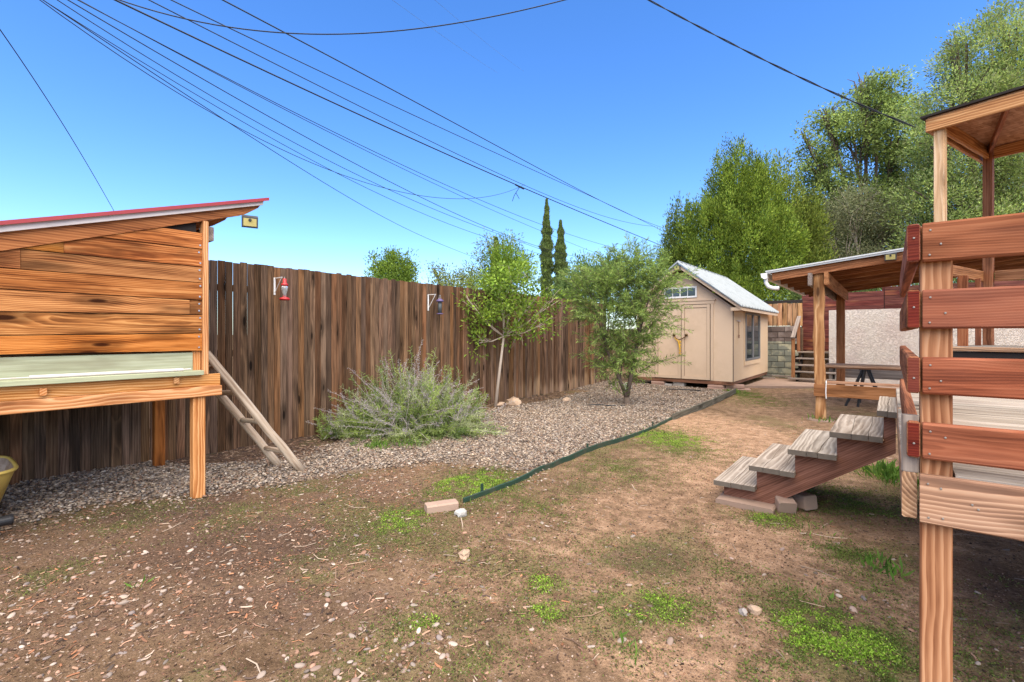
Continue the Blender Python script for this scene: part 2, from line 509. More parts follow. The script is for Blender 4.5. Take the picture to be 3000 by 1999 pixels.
def mk_stucco():
    T = NT('pale trowelled stucco')
    p = T.n('TexCoord').outputs['Object']
    n = T.noise(T.vadd(T.vmul(p, (12, 12, 26)), T.vmul(T.noise(p, 5, 3)['Color'], (1.5, 1.5, 1.5))), 1, 4, .6)['Fac']
    rid = T.math('ABSOLUTE', T.math('SUBTRACT', n, .5))
    rid = T.rampf(rid, .0, .06)
    big = T.noise(p, 1.2, 4)['Fac']
    col = T.mix(T.rampf(big, .4, .7), (.60, .54, .47), (.555, .47, .415))
    col = T.mix(T.math('MULTIPLY', T.math('SUBTRACT', 1.0, rid), .2), col, (.36, .29, .24))
    return T.done(col, .9, T.math('ADD', rid, T.math('MULTIPLY', n, 1.2)), .7, .02)


M['stucco'] = mk_stucco()


def mk_block():
    T = NT('mossy grey block')
    p = T.n('TexCoord').outputs['Object']
    rnd = T.n('ObjectInfo').outputs['Random']
    q = T.vadd(p, T.n('CombineXYZ', {0: T.math('MULTIPLY', rnd, 40), 1: rnd, 2: T.math('MULTIPLY', rnd, 19)}).outputs[0])
    n = T.noise(q, 6, 6, .7)['Fac']
    a = T.noise(q, 2.5, 4, .6)['Fac']
    gz = T.n('SeparateXYZ', {0: T.n('NewGeometry').outputs['Position']}).outputs[2]
    low = T.mix(T.rampf(a, .45, .6), (.23, .24, .19), (.45, .43, .30))
    top = T.mix(T.rampf(a, .45, .65), (.14, .105, .09), (.25, .20, .175))
    c = T.mix(T.rampf(gz, 1.24, 1.27), low, top)
    c = T.n('HueSaturation', {'Value': T.math('MULTIPLY_ADD', n, .8, .6), 'Color': c}).outputs[0]
    return T.done(c, .95, n, .5, .01)


M['block'] = mk_block()


def mk_tray():
    T = NT('wheelbarrow tray inside')
    p = T.n('TexCoord').outputs['Object']
    n = T.noise(p, 5, 6, .7)['Fac']
    s = T.noise(T.vmul(p, (3, 3, 14)), 1, 4)['Fac']
    c = T.mix(T.rampf(n, .35, .65), (.20, .12, .07), (.34, .27, .22))
    c = T.mix(T.math('MULTIPLY', T.rampf(s, .55, .7), .5), c, (.48, .40, .33))
    return T.done(c, .6, n, .2)


M['tray_in'] = mk_tray()


def mk_ground():
    T = NT('bare soil')
    geo = T.n('NewGeometry').outputs['Position']
    A = lambda nm: T.n('Attribute', attribute_name=nm).outputs['Fac']
    grav, moss, dark, sand = A('gravel'), A('moss'), A('dark'), A('sand')
    n1 = T.noise(geo, 1.1, 6, .65)['Fac']
    n2 = T.noise(geo, 7, 6, .7)['Fac']
    n3 = T.noise(geo, 45, 4, .7)['Fac']
    n4 = T.noise(geo, 170, 3, .7)['Fac']
    base = T.ramp(T.math('ADD', T.math('MULTIPLY', n1, .5), T.math('MULTIPLY', n2, .5)), [(.34, (.080, .051, .031)), (.5, (.175, .114, .069)), (.65, (.30, .198, .124))])
    sandc = T.ramp(n2, [(.3, (.27, .165, .10)), (.55, (.40, .25, .155)), (.75, (.52, .355, .24))])
    sf = T.rampf(T.math('ADD', sand, T.math('MULTIPLY_ADD', n2, 1.3, -.65)), .0, 1.05)
    c = T.mix(sf, base, sandc)
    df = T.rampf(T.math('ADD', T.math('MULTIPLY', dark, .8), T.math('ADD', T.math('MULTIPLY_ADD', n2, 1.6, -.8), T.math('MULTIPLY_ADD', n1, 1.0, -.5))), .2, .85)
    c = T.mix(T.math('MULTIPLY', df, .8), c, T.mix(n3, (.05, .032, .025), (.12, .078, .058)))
    mf = T.rampf(T.math('ADD', T.math('MULTIPLY', moss, .9), T.math('MULTIPLY_ADD', n2, .9, -.45)), .32, .75)
    c = T.mix(T.math('MULTIPLY', mf, .62), c, T.mix(n3, (.045, .048, .018), (.155, .175, .055)))
    gf = T.rampf(T.math('ADD', grav, T.math('MULTIPLY_ADD', n2, .5, -.25)), .3, .7)
    c = T.mix(gf, c, T.mix(n3, (.14, .105, .08), (.28, .215, .165)))
    # grit: grains paler and darker than the soil
    grit = T.n('TexVoronoi', {'Vector': geo, 'Scale': 75.0}).outputs
    gsel = T.n('SeparateXYZ', {0: grit['Color']}).outputs
    c = T.mix(T.math('MULTIPLY', T.math('MULTIPLY', T.rampf(grit['Distance'], .42, .2), T.rampf(gsel[0], .72, .8)), .75), c, T.mix(gsel[1], (.22, .145, .105), (.40, .31, .25)))
    c = T.mix(T.math('MULTIPLY', T.math('MULTIPLY', T.rampf(grit['Distance'], .42, .2), T.rampf(gsel[2], .78, .85)), .6), c, (.05, .03, .022))
    c = T.n('HueSaturation', {'Value': T.math('ADD', -.55, T.math('ADD', T.math('MULTIPLY', n3, 1.5), T.math('MULTIPLY', n4, 1.6))), 'Color': c}).outputs[0]
    h = T.math('ADD', T.math('MULTIPLY', n2, 1.4), T.math('ADD', T.math('MULTIPLY', n3, .6), T.math('MULTIPLY', n4, .3)))
    return T.done(c, 1.0, h, .9, .025, .0)


M['ground'] = mk_ground()

# ------------------------------------------------------------------ terrain
def vnoise(x, y, seed=0):
    """smooth value noise 0..1 on numpy arrays"""
    xi, yi = np.floor(x).astype(np.int64), np.floor(y).astype(np.int64)
    fx, fy = x - xi, y - yi
    fx, fy = fx * fx * (3 - 2 * fx), fy * fy * (3 - 2 * fy)

    def h(a, b):
        v = (a * 374761393 + b * 668265263 + seed * 974711) & 0x7fffffff
        v = ((v ^ (v >> 13)) * 1274126177) & 0x7fffffff
        return ((v ^ (v >> 16)) & 0xffff) / 65535.0
    return (h(xi, yi) * (1 - fx) + h(xi + 1, yi) * fx) * (1 - fy) + (h(xi, yi + 1) * (1 - fx) + h(xi + 1, yi + 1) * fx) * fy


def fbm(x, y, seed=0, o=4):
    s = a = 0
    w = 1.0
    for i in range(o):
        s = s + w * vnoise(x * 2 ** i, y * 2 ** i, seed + i)
        a += w
        w *= .55
    return s / a


GRAVEL = [(-7.0, -3), (-5.4, -3), (-5.39, .44), (-5.47, .96), (-5.29, 1.32), (-5.02, 1.61), (-4.9, 2.01), (-4.7, 2.47), (-4.52, 3.17), (-4.2, 3.84), (-3.55, 4.11), (-3.03, 4.2), (-3.03, 12.55), (-3.45, 12.9), (-7.0, 13.2)]
MOSS = [(-3.31, 3.53, .31, .42, .9), (-3.07, 2.44, .17, .25, .8), (-2.48, 6.74, .37, .79, .8), (-2.37, 4.87, .43, .42, .4), (-1.94, 1.67, .1, .07, .9), (-1.6, 2.38, .12, .11, .8), (-1.03, 2.54, .22, .15, .9), (-1.47, 2.11, .14, .07, .8), (-.23, 2.80, .17, .30, 1.2), (-.05, 2.80, .22, .26, .75), (-.25, 4.0, .18, .14, .75), (-.46, 5.3, .44, .3, .6), (-.76, 4.33, .18, .14, .8), (-.04, 6.51, .19, .35, .8), (-.79, 3.22, .11, .12, .5), (-.09, 3.61, .16, .15, .5), (-2.34, 3.45, .23, .21, .4), (-2.24, 2.69, .32, .22, .2), (-1.48, 1.62, .12, .09, .4), (-.99, 2.13, .1, .09, .5), (-.51, 2.36, .06, .06, .6), (-.36, 2.38, .11, .05, .5), (.37, 3.43, .18, .18, .5), (.31, 3.01, .12, .11, .7), (-5.25, 3.88, .14, .29, .6), (-.18, 5.1, .34, .2, .6), (-2.24, 11.64, .57, .67, .35), (-2.94, 12.72, .32, .67, .7), (-2.07, 2.11, .11, .08, .3), (-1.57, 2.95, .18, .1, .3)]
DARK = [(-1.24, 3.05, .32, .24, .8), (-6.43, 2.64, .88, .49, 1), (-6.3, 3.4, .5, .4, .8), (-6.45, 9.19, .5, 1.3, .45), (.44, 4.1, .35, .37, .8), (-1.61, 1.9, .27, .15, .5), (-.22, 3.11, .26, .08, .6), (-.14, 4.77, .42, .27, .6), (-3.48, 1.6, .78, .43, .4), (-2.51, 1.34, .59, .25, .35), (-1.66, 2.65, .28, .15, .5), (-4.86, 1.66, .24, .23, .8), (-4.76, 1.33, .44, .19, .6)]  # dark soil and mulch; spots under the deck and stairs paint in shade
SAND = [(-1.7, 7.36, .81, 1.69, .9), (-.75, 3.87, .38, .37, .8), (-1.75, 3.85, .45, .41, .5), (-.76, 2.17, .26, .13, .8), (-.61, 2.65, .27, .15, .6), (-1.42, 5.22, .36, .6, .9), (-1.71, 10.89, .7, 1.39, .6), (-2.85, 1.7, .17, .07, .5), (-.28, 3.11, .24, .12, .4), (-1.73, 2.19, .25, .14, .4), (-.27, 7.83, .34, .72, .7), (-1.3, 13, 1.2, 1.2, .6)]
CA, SA = math.cos(R(38.45)), math.sin(R(38.45))


def blotch(x, y, L):
    """soft oval patches, axes turned to the yard's diagonal path"""
    o = np.zeros_like(x)
    for cx, cy, a, b, s in L:
        dx, dy = x - cx, y - cy
        u, v = (dx * CA + dy * SA) / (a * 1.25), (-dx * SA + dy * CA) / (b * 1.25)
        o = np.maximum(o, s * np.clip(1.25 - (u * u + v * v), 0, 1))
    return o


def poly_sd(x, y, P):
    ins = np.zeros(x.shape, dtype=bool)
    d = np.full(x.shape, 1e9)
    for (x0, y0), (x1, y1) in zip(P, P[1:] + P[:1]):
        if y0 != y1:
            c = ((y0 > y) != (y1 > y)) & (x < (x1 - x0) * (y - y0) / (y1 - y0) + x0)
            ins ^= c
        ex, ey = x1 - x0, y1 - y0
        t = np.clip(((x - x0) * ex + (y - y0) * ey) / (ex * ex + ey * ey), 0, 1)
        d = np.minimum(d, np.hypot(x - x0 - t * ex, y - y0 - t * ey))
    return np.where(ins, d, -d)


def soil_strip(x, y):
    """bare soil left along the foot of the fence"""
    w = .75 + .5 * (fbm(x * 1.1, y * 1.1, 41) - .4)
    a = np.clip((w - (x + 6.75)) / .25, 0, 1)
    b = np.clip((y - 1.7) / .4, 0, 1) * np.clip((4.6 - y) / .5, 0, 1) + np.clip((y - 6.0) / .8, 0, 1) * np.clip((11.6 - y) / .8, 0, 1)
    return a * b


def gravel_mask(x, y):
    sd = poly_sd(x, y, GRAVEL)
    edge = np.where((x > -3.6) & (y > 4.3), .03, .35)
    g = np.clip(.5 + sd / edge, 0, 1)
    g = np.clip(g - .9 * np.clip(blotch(x, y, [d for d in DARK if d[0] < -5]), 0, 1), 0, 1)
    return np.clip(g - .95 * soil_strip(x, y), 0, 1)


def height(x, y):
    near = np.clip(1 - np.maximum(np.abs(x + 2) - 8, 0) / 4, 0, 1)
    h = .05 * (fbm(x * .55, y * .55, 3) - .5) + .034 * (fbm(x * 2.6, y * 2.6, 9, 3) - .5) + .012 * (fbm(x * 8, y * 8, 13, 2) - .5)
    h = h + .02 * gravel_mask(x, y)
    h = h + .05 * np.clip((y - 11.5) / 1.5, 0, 1)
    return h * near


def hz(x, y):
    return float(height(np.array([x], dtype=float), np.array([y], dtype=float))[0])


def grid_axis(a, b, st, far):
    c = list(np.arange(a, b + 1e-6, st))
    g, k = [], st
    p = b
    while p < far:
        k *= 1.6
        p += k
        g.append(p)
    l, k, p = [], st, a
    while p > -far:
        k *= 1.6
        p -= k
        l.append(p)
    return np.array(l[::-1] + c + g)


gx, gy = grid_axis(-7.1, 3.2, .05, 900), grid_axis(-.4, 15.0, .05, 900)
X, Y = np.meshgrid(gx, gy)
xf, yf = X.ravel(), Y.ravel()
zf = height(xf, yf)
nx, ny = len(gx), len(gy)
idx = np.arange(nx * ny).reshape(ny, nx)
F = np.stack([idx[:-1, :-1], idx[:-1, 1:], idx[1:, 1:], idx[1:, :-1]], -1).reshape(-1, 4)
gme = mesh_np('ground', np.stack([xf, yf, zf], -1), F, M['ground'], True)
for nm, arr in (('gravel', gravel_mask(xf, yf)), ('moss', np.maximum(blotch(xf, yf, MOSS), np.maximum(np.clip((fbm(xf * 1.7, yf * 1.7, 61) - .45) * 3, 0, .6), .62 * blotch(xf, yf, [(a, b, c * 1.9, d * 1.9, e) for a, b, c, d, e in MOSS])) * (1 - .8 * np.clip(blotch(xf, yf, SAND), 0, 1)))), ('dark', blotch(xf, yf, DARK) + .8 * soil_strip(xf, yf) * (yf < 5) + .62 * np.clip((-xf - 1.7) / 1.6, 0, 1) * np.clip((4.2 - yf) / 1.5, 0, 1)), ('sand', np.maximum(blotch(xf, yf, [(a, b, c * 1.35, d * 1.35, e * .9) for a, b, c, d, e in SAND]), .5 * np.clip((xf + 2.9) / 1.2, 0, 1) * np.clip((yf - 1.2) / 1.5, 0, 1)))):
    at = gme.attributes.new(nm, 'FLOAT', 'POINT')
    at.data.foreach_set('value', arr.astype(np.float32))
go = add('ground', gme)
go['kind'] = 'structure'


def stuff(name, me, parent=None):
    o = add(name, me, None, parent)
    o['kind'] = 'stuff'
    return o


# ------------------------------------------------------------------ picket fence
fx = -6.75
pf = thing('picket_fence', 'tall weathered brown picket fence running along the gravel bed behind the coop', 'fence', (fx, 6, 0))
prng = random.Random(5)
y = -.95
PM = {}
k = 0
while y < 13.0:
    w = .0865 + prng.choice([-.002, 0, 0, 0, .001])
    if 4.30 < y < 4.36 or 10.2 < y < 10.25:
        w = .135
    gap = .0004 if (y > 2.9 or y < 1.6) else prng.choice([.001, .005, .001, .004, .001])
    topz = 2.445 + prng.uniform(-.012, .012) - .002 * y
    bot = -.04 if y < 8.6 else prng.uniform(-.01, .05)
    L = topz - bot
    L = round(L / .02) * .02
    dx = prng.uniform(-.003, .003)
    z0 = topz - L / 2
    o = board('picket', (fx + dx, y + w / 2, topz - L), (fx + dx, y + w / 2, topz), w, .018, M['fence'], pf, up=(0, 1, 0), ch=.0045)
    o.rotation_euler = o.rotation_euler  # keeps euler mode
    y += w + gap
    k += 1
for z in (.35, 1.25, 2.1):
    board('fence_rail', (fx - .03, -.95, z), (fx - .03, 13.0, z), .085, .036, M['fence'], pf)
for yy in np.arange(-.7, 13.0, 2.4):
    board('fence_post', (fx - .095, yy, -.1), (fx - .095, yy, 2.25), .09, .09, M['fence'], pf, up=(0, 1, 0))


# ------------------------------------------------------------------ chicken coop
XF = -4.92
coop = thing('chicken_coop', 'orange stained wooden coop on stilts with a sloping red metal roof', 'coop', (-5.7, .5, 0))


def under(yy):
    return 2.085 + .352 * (yy - .4)


def face_plate(name, pts, t, mat, root, x=XF, jit=0.0):
    """a flat board on the coop's face; pts are (y, z) in order; grain along y"""
    cy = sum(p[0] for p in pts) / len(pts)
    cz = sum(p[1] for p in pts) / len(pts)
    mw = Matrix(((0, -1, 0, x + jit), (1, 0, 0, cy), (0, 0, 1, cz), (0, 0, 0, 1)))
    m = MB()
    m.prism([(p[0] - cy, 0, p[1] - cz) for p in pts], (0, 0, 0), (0, t, 0))
    return add(name, m.mesh(name, mat), mw, root)


def clip_under(pts):
    """keep the part of the polygon that lies below the rafter"""
    out = []
    n = len(pts)
    fn = lambda p: under(p[0]) + .03 - p[1]
    for i in range(n):
        a, b = pts[i], pts[(i + 1) % n]
        fa, fb = fn(a), fn(b)
        if fa >= 0:
            out.append(a)
        if (fa >= 0) != (fb >= 0):
            t = fa / (fa - fb)
            out.append((a[0] + (b[0] - a[0]) * t, a[1] + (b[1] - a[1]) * t))
    return out


edges_r = [1.350, 1.512, 1.682, 1.809, 1.972, 2.114, 2.275, 2.425]
edges_l = [1.356, 1.494, 1.662, 1.822, 1.972, 2.119, 2.27, 2.42]
splits = {2: 1.56, 4: .50, 5: .73}
for i in range(7):
    zl, zr = edges_l[i], edges_r[i]
    ul, ur = edges_l[i + 1] - .007, edges_r[i + 1] - .007
    ev = lambda a, b, yy: a + (b - a) * (yy - .4) / 1.26
    segs = [(-1.0, 1.66)]
    if i in splits:
        segs = [(-1.0, splits[i] - .001), (splits[i] + .001, 1.66)]
    for a, b in segs:
        P = clip_under([(a, ev(zl, zr, a)), (b, ev(zl, zr, b)), (b, ev(ul, ur, b)), (a, ev(ul, ur, a))])
        if len(P) >= 3:
            face_plate('siding_board', P, .02, M['coop'], coop, XF, random.uniform(-.007, .007))
face_plate('inner_lining', clip_under([(-1.0, 1.345), (1.62, 1.345), (1.62, 2.6), (-1.0, 2.6)]), .01, M['dark'], coop, XF - .03)
board('corner_post', (XF - .028, 1.685, 1.13), (XF - .028, 1.685, 2.53), .046, .09, M['coop_light'], coop, up=(0, 1, 0))
board('corner_stud', (XF - .05, 1.625, 1.13), (XF - .05, 1.625, 1.348), .07, .04, M['coop_light'], coop, up=(0, 1, 0))
board('top_plate', (-6.5, 1.738, 2.43), (-4.95, 1.738, 2.43), .13, .058, M['patio_grey'], coop)
# rafters: the front one carries the pale fascia and the red sheet
for xx, nm in ((XF + .012, 'rafter'), (-5.7, 'rafter'), (-6.45, 'rafter')):
    P = [(-1.0, under(-1.0)), (1.98, under(1.98)), (2.03, under(2.03) + .005), (2.145, 2.745), (2.165, 2.775), (-1.0, 1.75 + .02)]
    face_plate(nm, P, .038, M['coop_roofwood'], coop, xx)
P = [(-1.0, 1.768), (2.178, 2.778), (2.183, 2.835), (-1.0, 1.827)]
face_plate('fascia', P, .03, M['pale_metal'], coop, XF + .045)
rf = MB()
nr = 14
sl = (2.846 - 2.281) / (2.213 - .398)
rt = lambda yy: 2.262 + sl * (yy - .398)
prof = []
for i in range(nr * 4 + 1):
    xx = -6.75 + (1.90) * i / (nr * 4)
    prof.append((xx, .014 if i % 4 in (1, 2) else 0))
vs, fs = [], []
for yy in (-1.0, 2.225):
    for dz in (0, .012):
        for xx, d in prof:
            vs.append((xx, yy, rt(yy) + d + dz))
n = len(prof)
for i in range(n - 1):
    fs += [(i, i + 1, 2 * n + i + 1, 2 * n + i), (n + i, 3 * n + i, 3 * n + i + 1, n + i + 1), (i, n + i, n + i + 1, i + 1), (2 * n + i, 2 * n + i + 1, 3 * n + i + 1, 3 * n + i)]
fs += [(0, 2 * n, 3 * n, n), (n - 1, 2 * n - 1, 4 * n - 1, 3 * n - 1)]
rf.poly(vs, fs)
# folded edge of the sheet on the visible side
for yy0, yy1 in ((-1.0, 2.225),):
    rf.prism([(XF + .068, yy0, rt(yy0) - .004), (XF + .068, yy1, rt(yy1) - .004), (XF + .068, yy1, rt(yy1) + .026), (XF + .068, yy0, rt(yy0) + .026)], (0, 0, 0), (.006, 0, 0))
rf.build('metal_roof', M['red_metal'], coop)
# nest box flap in flaking green paint
board('flap_board', (XF - .035, -1.0, 1.245), (XF - .035, 1.592, 1.245), .178, .02, M['green_wood'], coop)
lid = board('flap_ledge', (XF + .02, -1.0, 1.150), (XF + .02, 1.65, 1.152), .042, .10, M['green_wood'], coop)
mb = MB()
mb.tube([(XF + .03, .54, 1.187), (XF + .03, 1.50, 1.187)], .013, 8)
mb.tube([(XF + .03, 1.50, 1.187), (XF + .03, 1.56, 1.190)], .006, 6)
mb.tube([(XF + .03, -.3, 1.182), (XF + .03, .54, 1.186)], .005, 6)
mb.build('flap_rod', M['pale_metal'], coop)
board('floor_beam', (XF - .005, -1.0, 1.076), (XF - .005, 1.803, 1.079), .108, .038, M['coop_light'], coop)
board('floor_beam', (XF + .01, -1.0, .976), (XF + .01, 1.812, .979), .092, .045, M['coop_light'], coop)
board('floor_beam', (-6.48, -1.0, 1.03), (-6.48, 1.75, 1.03), .19, .04, M['coop_light'], coop)
for yy in (-.8, .5, 1.70):
    board('floor_joist', (-6.46, yy, 1.0), (XF - .03, yy, 1.0), .12, .038, M['coop_light'], coop)
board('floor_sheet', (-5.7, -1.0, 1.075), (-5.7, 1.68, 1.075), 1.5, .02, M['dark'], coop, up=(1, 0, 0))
for yy, zz in ((1.466, 1.075), (.63, 1.055)):
    o = board('wedge_block', (XF + .016, yy - .018, zz + .02), (XF + .05, yy - .018, zz + .02), .055, .04, M['coop_light'], coop)
for (xx, yy) in ((XF - .045, 1.638), (-6.44, 1.74), (XF - .045, -.9), (-6.44, -.9)):
    board('leg', (xx, yy, -.12), (xx, yy, .932 if xx > -6 else .93), .098, .092, M['coop_light' if xx > -6 else 'coop_roofwood'], coop, up=(0, 1, 0))
# the coop's far end and back
for i in range(8):
    z = 1.14 + i * .165
    if z + .16 < 2.5:
        board('siding_board', (-6.48, 1.70, z + .08), (XF - .06, 1.70, z + .08), .162, .02, M['coop'], coop)
board('back_panel', (-6.5, -1.0, 1.6), (-6.5, 1.7, 1.6), .95, .02, M['coop'], coop)
scr = board_mesh(.004, .014, .014, M['steel'])
for i in range(7):
    for z in (edges_r[i] + .03, edges_r[i + 1] - .035):
        if z < 2.38:
            add('nail', scr, Matrix.Translation((XF + .003, 1.638 + random.uniform(-.006, .006), z)), coop)


def solar_light(label, loc, rotz, tilt=0, s=1.0):
    t = thing('solar_light', label, 'outdoor light', loc, rotz, 'solar wall lights')
    W = WM[t.name] @ Matrix.Rotation(tilt, 4, 'X') @ Matrix.Scale(s, 4)
    b = MB()
    # housing: sloping lid, faces local -Y
    b.prism([(-.06, 0, -.05), (-.06, -.035, -.05), (-.06, -.055, .03), (-.06, 0, .055)], (0, 0, 0), (.12, 0, 0))
    add('housing', b.mesh('housing', M['grey_plastic']), W, t)
    b = MB().prism([(-.048, -.0375, -.043), (-.048, -.0405, -.043), (-.048, -.0565, .018), (-.048, -.0535, .018)], (0, 0, 0), (.096, 0, 0))
    add('lamp_panel', b.mesh('lamp_panel', M['yellow_panel']), W, t)
    b = MB().lathe([(.011, -.062), (.013, -.05), (.013, -.04)], (0, 0, .005), 10, 'y')
    add('sensor', b.mesh('sensor', M['black']), W, t)
    return t


solar_light('solar lamp under the upper roof corner of the orange coop', (XF + .05, 2.05, 2.585), R(70), 0, 1.15)

# ------------------------------------------------------------------ log ladder
lad = thing('log_ladder', 'rustic ladder of grey peeled poles leaning against the end of the coop', 'ladder', (-5.2, 2.6, 0))


def pole(name, a, b, r0, r1, root, mat, wob=.006, n=9):
    a, b = Vector(a), Vector(b)
    pts, rr = [], []
    for i in range(n):
        t = i / (n - 1)
        p = a.lerp(b, t)
        if 0 < i < n - 1:
            p += Vector((random.uniform(-wob, wob), random.uniform(-wob, wob), random.uniform(-wob, wob)))
        pts.append(p)
        rr.append((r0 + (r1 - r0) * t) * random.uniform(.95, 1.06))
    c = (a + b) / 2
    x = (b - a).normalized()
    z = Vector((0, 0, 1))
    z = (z - x * z.dot(x)).normalized() if abs(x.z) < .95 else Vector((0, 1, 0)) - x * x.y
    z.normalize()
    yv = z.cross(x)
    mw = Matrix.Translation(c) @ Matrix(((x.x, yv.x, z.x, 0), (x.y, yv.y, z.y, 0), (x.z, yv.z, z.z, 0), (0, 0, 0, 1)))
    inv = mw.inverted()
    m = MB().tube([inv @ p for p in pts], rr, 10)
    return add(name, m.mesh(name, mat, True), mw, root)


A0, A1 = Vector((-4.98, 2.66, -.01)), Vector((-5.11, 1.755, 1.32))
B0, B1 = Vector((-5.43, 2.62, -.01)), Vector((-5.70, 1.79, 1.27))
pole('pole', A0, A1, .044, .040, lad, M['log'])
pole('pole', B0, B1, .042, .038, lad, M['log'])
for t in (.2, .46, .70, .9):
    pole('rung', A0.lerp(A1, t), B0.lerp(B1, t - .01), .026, .026, lad, M['log'], .003, 5)

# ------------------------------------------------------------------ wheelbarrow and pipe
wb = thing('wheelbarrow', 'yellow wheelbarrow tray parked under the coop beside the fence', 'wheelbarrow', (-5.6, .0, 0))
m = MB()
ring_t, ring_b = [], []
NR = 32


def super_ring(cx, cy, hx, hy, z, skew=0):
    o = []
    for i in range(NR):
        th = 2 * math.pi * i / NR
        c, s_ = math.cos(th), math.sin(th)
        e = .42
        o.append((cx + hx * math.copysign(abs(c) ** e, c), cy + hy * math.copysign(abs(s_) ** e, s_), z + skew * s_))
    return o


r0 = super_ring(-5.6, -.12, .42, .65, .455)
r1 = super_ring(-5.6, -.12, .31, .565, .185)
r2 = super_ring(-5.6, -.12, .405, .635, .455)
r3 = super_ring(-5.6, -.12, .295, .55, .20)
vs = r0 + r1
fs = [[i, (i + 1) % NR, (i + 1) % NR + NR, i + NR] for i in range(NR)] + [list(range(NR, 2 * NR))]
MB().poly(vs, [f[::-1] for f in fs]).build('tray', M['wheel_yellow'], wb, True)
MB().poly(r2 + r3, fs).build('tray_lining', M['tray_in'], wb, True)
rim = r0 + [r0[0]]
MB().tube([(p[0], p[1], p[2]) for p in rim], .014, 8, False).build('tray_rim', M['wheel_yellow'], wb, True)
for sx in (-.2, .2):
    pole('handle', (-5.6 + sx * 1.5, -1.6, .62), (-5.6 + sx * .5, .2, .18), .02, .02, wb, M['log'], .001, 3)
    MB().tube([(-5.6 + sx, -.55, .3), (-5.6 + sx, -.62, 0.0), (-5.6 + sx, -.3, 0.0), (-5.6 + sx, -.2, .2)], .012, 6).build('leg', M['black'], wb)
whl = MB().lathe([(.05, -.04), (.17, -.035), (.18, 0), (.17, .035), (.05, .04)], (-5.6, -1.3, .19), 18, 'x').build('wheel', M['black'], wb, True)
pp = thing('pipe', 'short pale pipe with a black end cap lying on the gravel near the wheelbarrow', 'pipe', (-5.2, .4, .08))
MB().tube([(-5.22, -.3, .135), (-5.15, .38, .135)], .03, 14).build('pipe_body', M['pale_metal'], pp, True)
MB().lathe([(.026, -.12), (.036, -.11), (.037, .0), (.034, .012), (.028, .014), (.024, .008), (.0, .008)], (-5.137, .47, .12), 18, 'y').build('end_cap', M['black'], pp)

# ------------------------------------------------------------------ bird feeders on the fence
def bracket(label, yy, zt, h, reach, mat):
    t = thing('feeder_bracket', label, 'bracket', (-6.735, yy, zt), 0, 'feeder brackets on the fence')
    MB().box((-6.739, yy - .012, zt - h), (-6.731, yy + .012, zt)).build('back_plate', mat, t)
    MB().box((-6.735, yy + .0, zt - .012), (-6.735 + reach, yy + .012, zt - .002)).build('arm', mat, t)
    MB().tube([(-6.733, yy + .006, zt - h * .85), (-6.735 + reach * .95, yy + .006, zt - .012)], .005, 6).build('brace', mat, t)
    return t


bracket('pinkish white bracket on the fence holding the red feeder', 3.165, 2.285, .24, .2, M['white'])
fd = thing('hummingbird_feeder', 'red hummingbird feeder with a clear bottle hanging on the fence', 'bird feeder', (-6.55, 3.21, 2.08))
c = (-6.55, 3.215, 0)
MB().lathe([(.022, 2.262), (.026, 2.20), (.044, 2.19), (.046, 2.165), (.03, 2.16)], c, 14).build('cap', M['feeder_red'], fd, True)
gl = NT('clear feeder bottle')
gl.done((.55, .58, .58), .12, spec=.6, **{'Transmission Weight': .55})
MB().lathe([(.03, 2.165), (.044, 2.155), (.040, 2.11), (.026, 2.06), (.022, 2.005)], c, 14).build('bottle', gl.m, fd, True)
MB().lathe([(.03, 2.008), (.055, 2.0), (.070, 1.985), (.066, 1.968), (.03, 1.962)], c, 16).build('base', M['feeder_red'], fd, True)
MB().tube([(-6.55, 3.215, 2.262), (-6.55, 3.21, 2.285)], .004, 5).build('hanger', M['steel'], fd)

bracket('white metal bracket on the fence holding the purple tube feeder', 5.985, 2.235, .30, .2, M['white'])
fd = thing('tube_feeder', 'purple topped tube bird feeder hanging on the fence', 'bird feeder', (-6.55, 6.1, 2.0))
c = (-6.55, 6.105, 0)
MB().lathe([(.02, 2.155), (.05, 2.135), (.07, 2.115), (.068, 2.10), (.045, 2.095)], c, 16).build('lid', M['feeder_purple'], fd, True)
MB().lathe([(.036, 2.095), (.036, 1.885)], c, 12).build('tube', plain('seed tube', (.06, .07, .075), .3), fd, True)
MB().lathe([(.04, 1.885), (.062, 1.88), (.062, 1.868), (.03, 1.862)], c, 16).build('base', M['feeder_purple'], fd, True)
MB().tube([(-6.55, 6.08, 2.13), (-6.55, 6.09, 2.22), (-6.55, 6.12, 2.22), (-6.55, 6.13, 2.13)], .004, 5).build('hanger', M['steel'], fd)

# ------------------------------------------------------------------ garden shed
sh = thing('garden_shed', 'tan garden shed with double doors and a ribbed metal gable roof', 'shed', (-4.5, 15.3, 0))
SX0, SX1, SY0, SY1, SZ = -5.81, -3.19, 13.15, 17.5, .27
EZ, RZ, RX = 2.19, 3.20, -4.5
gable = [(SX0, SZ), (SX1, SZ), (SX1, EZ), (RX, RZ), (SX0, EZ)]
MB().prism([(x, SY0, z) for x, z in gable], (0, 0, 0), (0, .06, 0)).build('front_wall', M['shed'], sh)
MB().prism([(x, SY1 - .06, z) for x, z in gable], (0, 0, 0), (0, .06, 0)).build('back_wall', M['shed'], sh)
MB().box((SX1 - .06, SY0 + .06, SZ), (SX1 - .002, SY1 - .06, EZ)).build('side_wall', M['shed_side'], sh)
MB().box((SX0 + .002, SY0 + .06, SZ), (SX0 + .06, SY1 - .06, EZ)).build('side_wall', M['shed'], sh)
MB().box((SX1 + .001, SY0 + .004, SZ), (SX1 + .012, SY0 + .06, EZ - .02)).build('corner_trim', M['shed_trim'], sh)
MB().box((SX1 - .012, SY0 - .004, SZ), (SX1 + .004, SY0 + .003, EZ - .02)).build('corner_seam', M['dark'], sh)
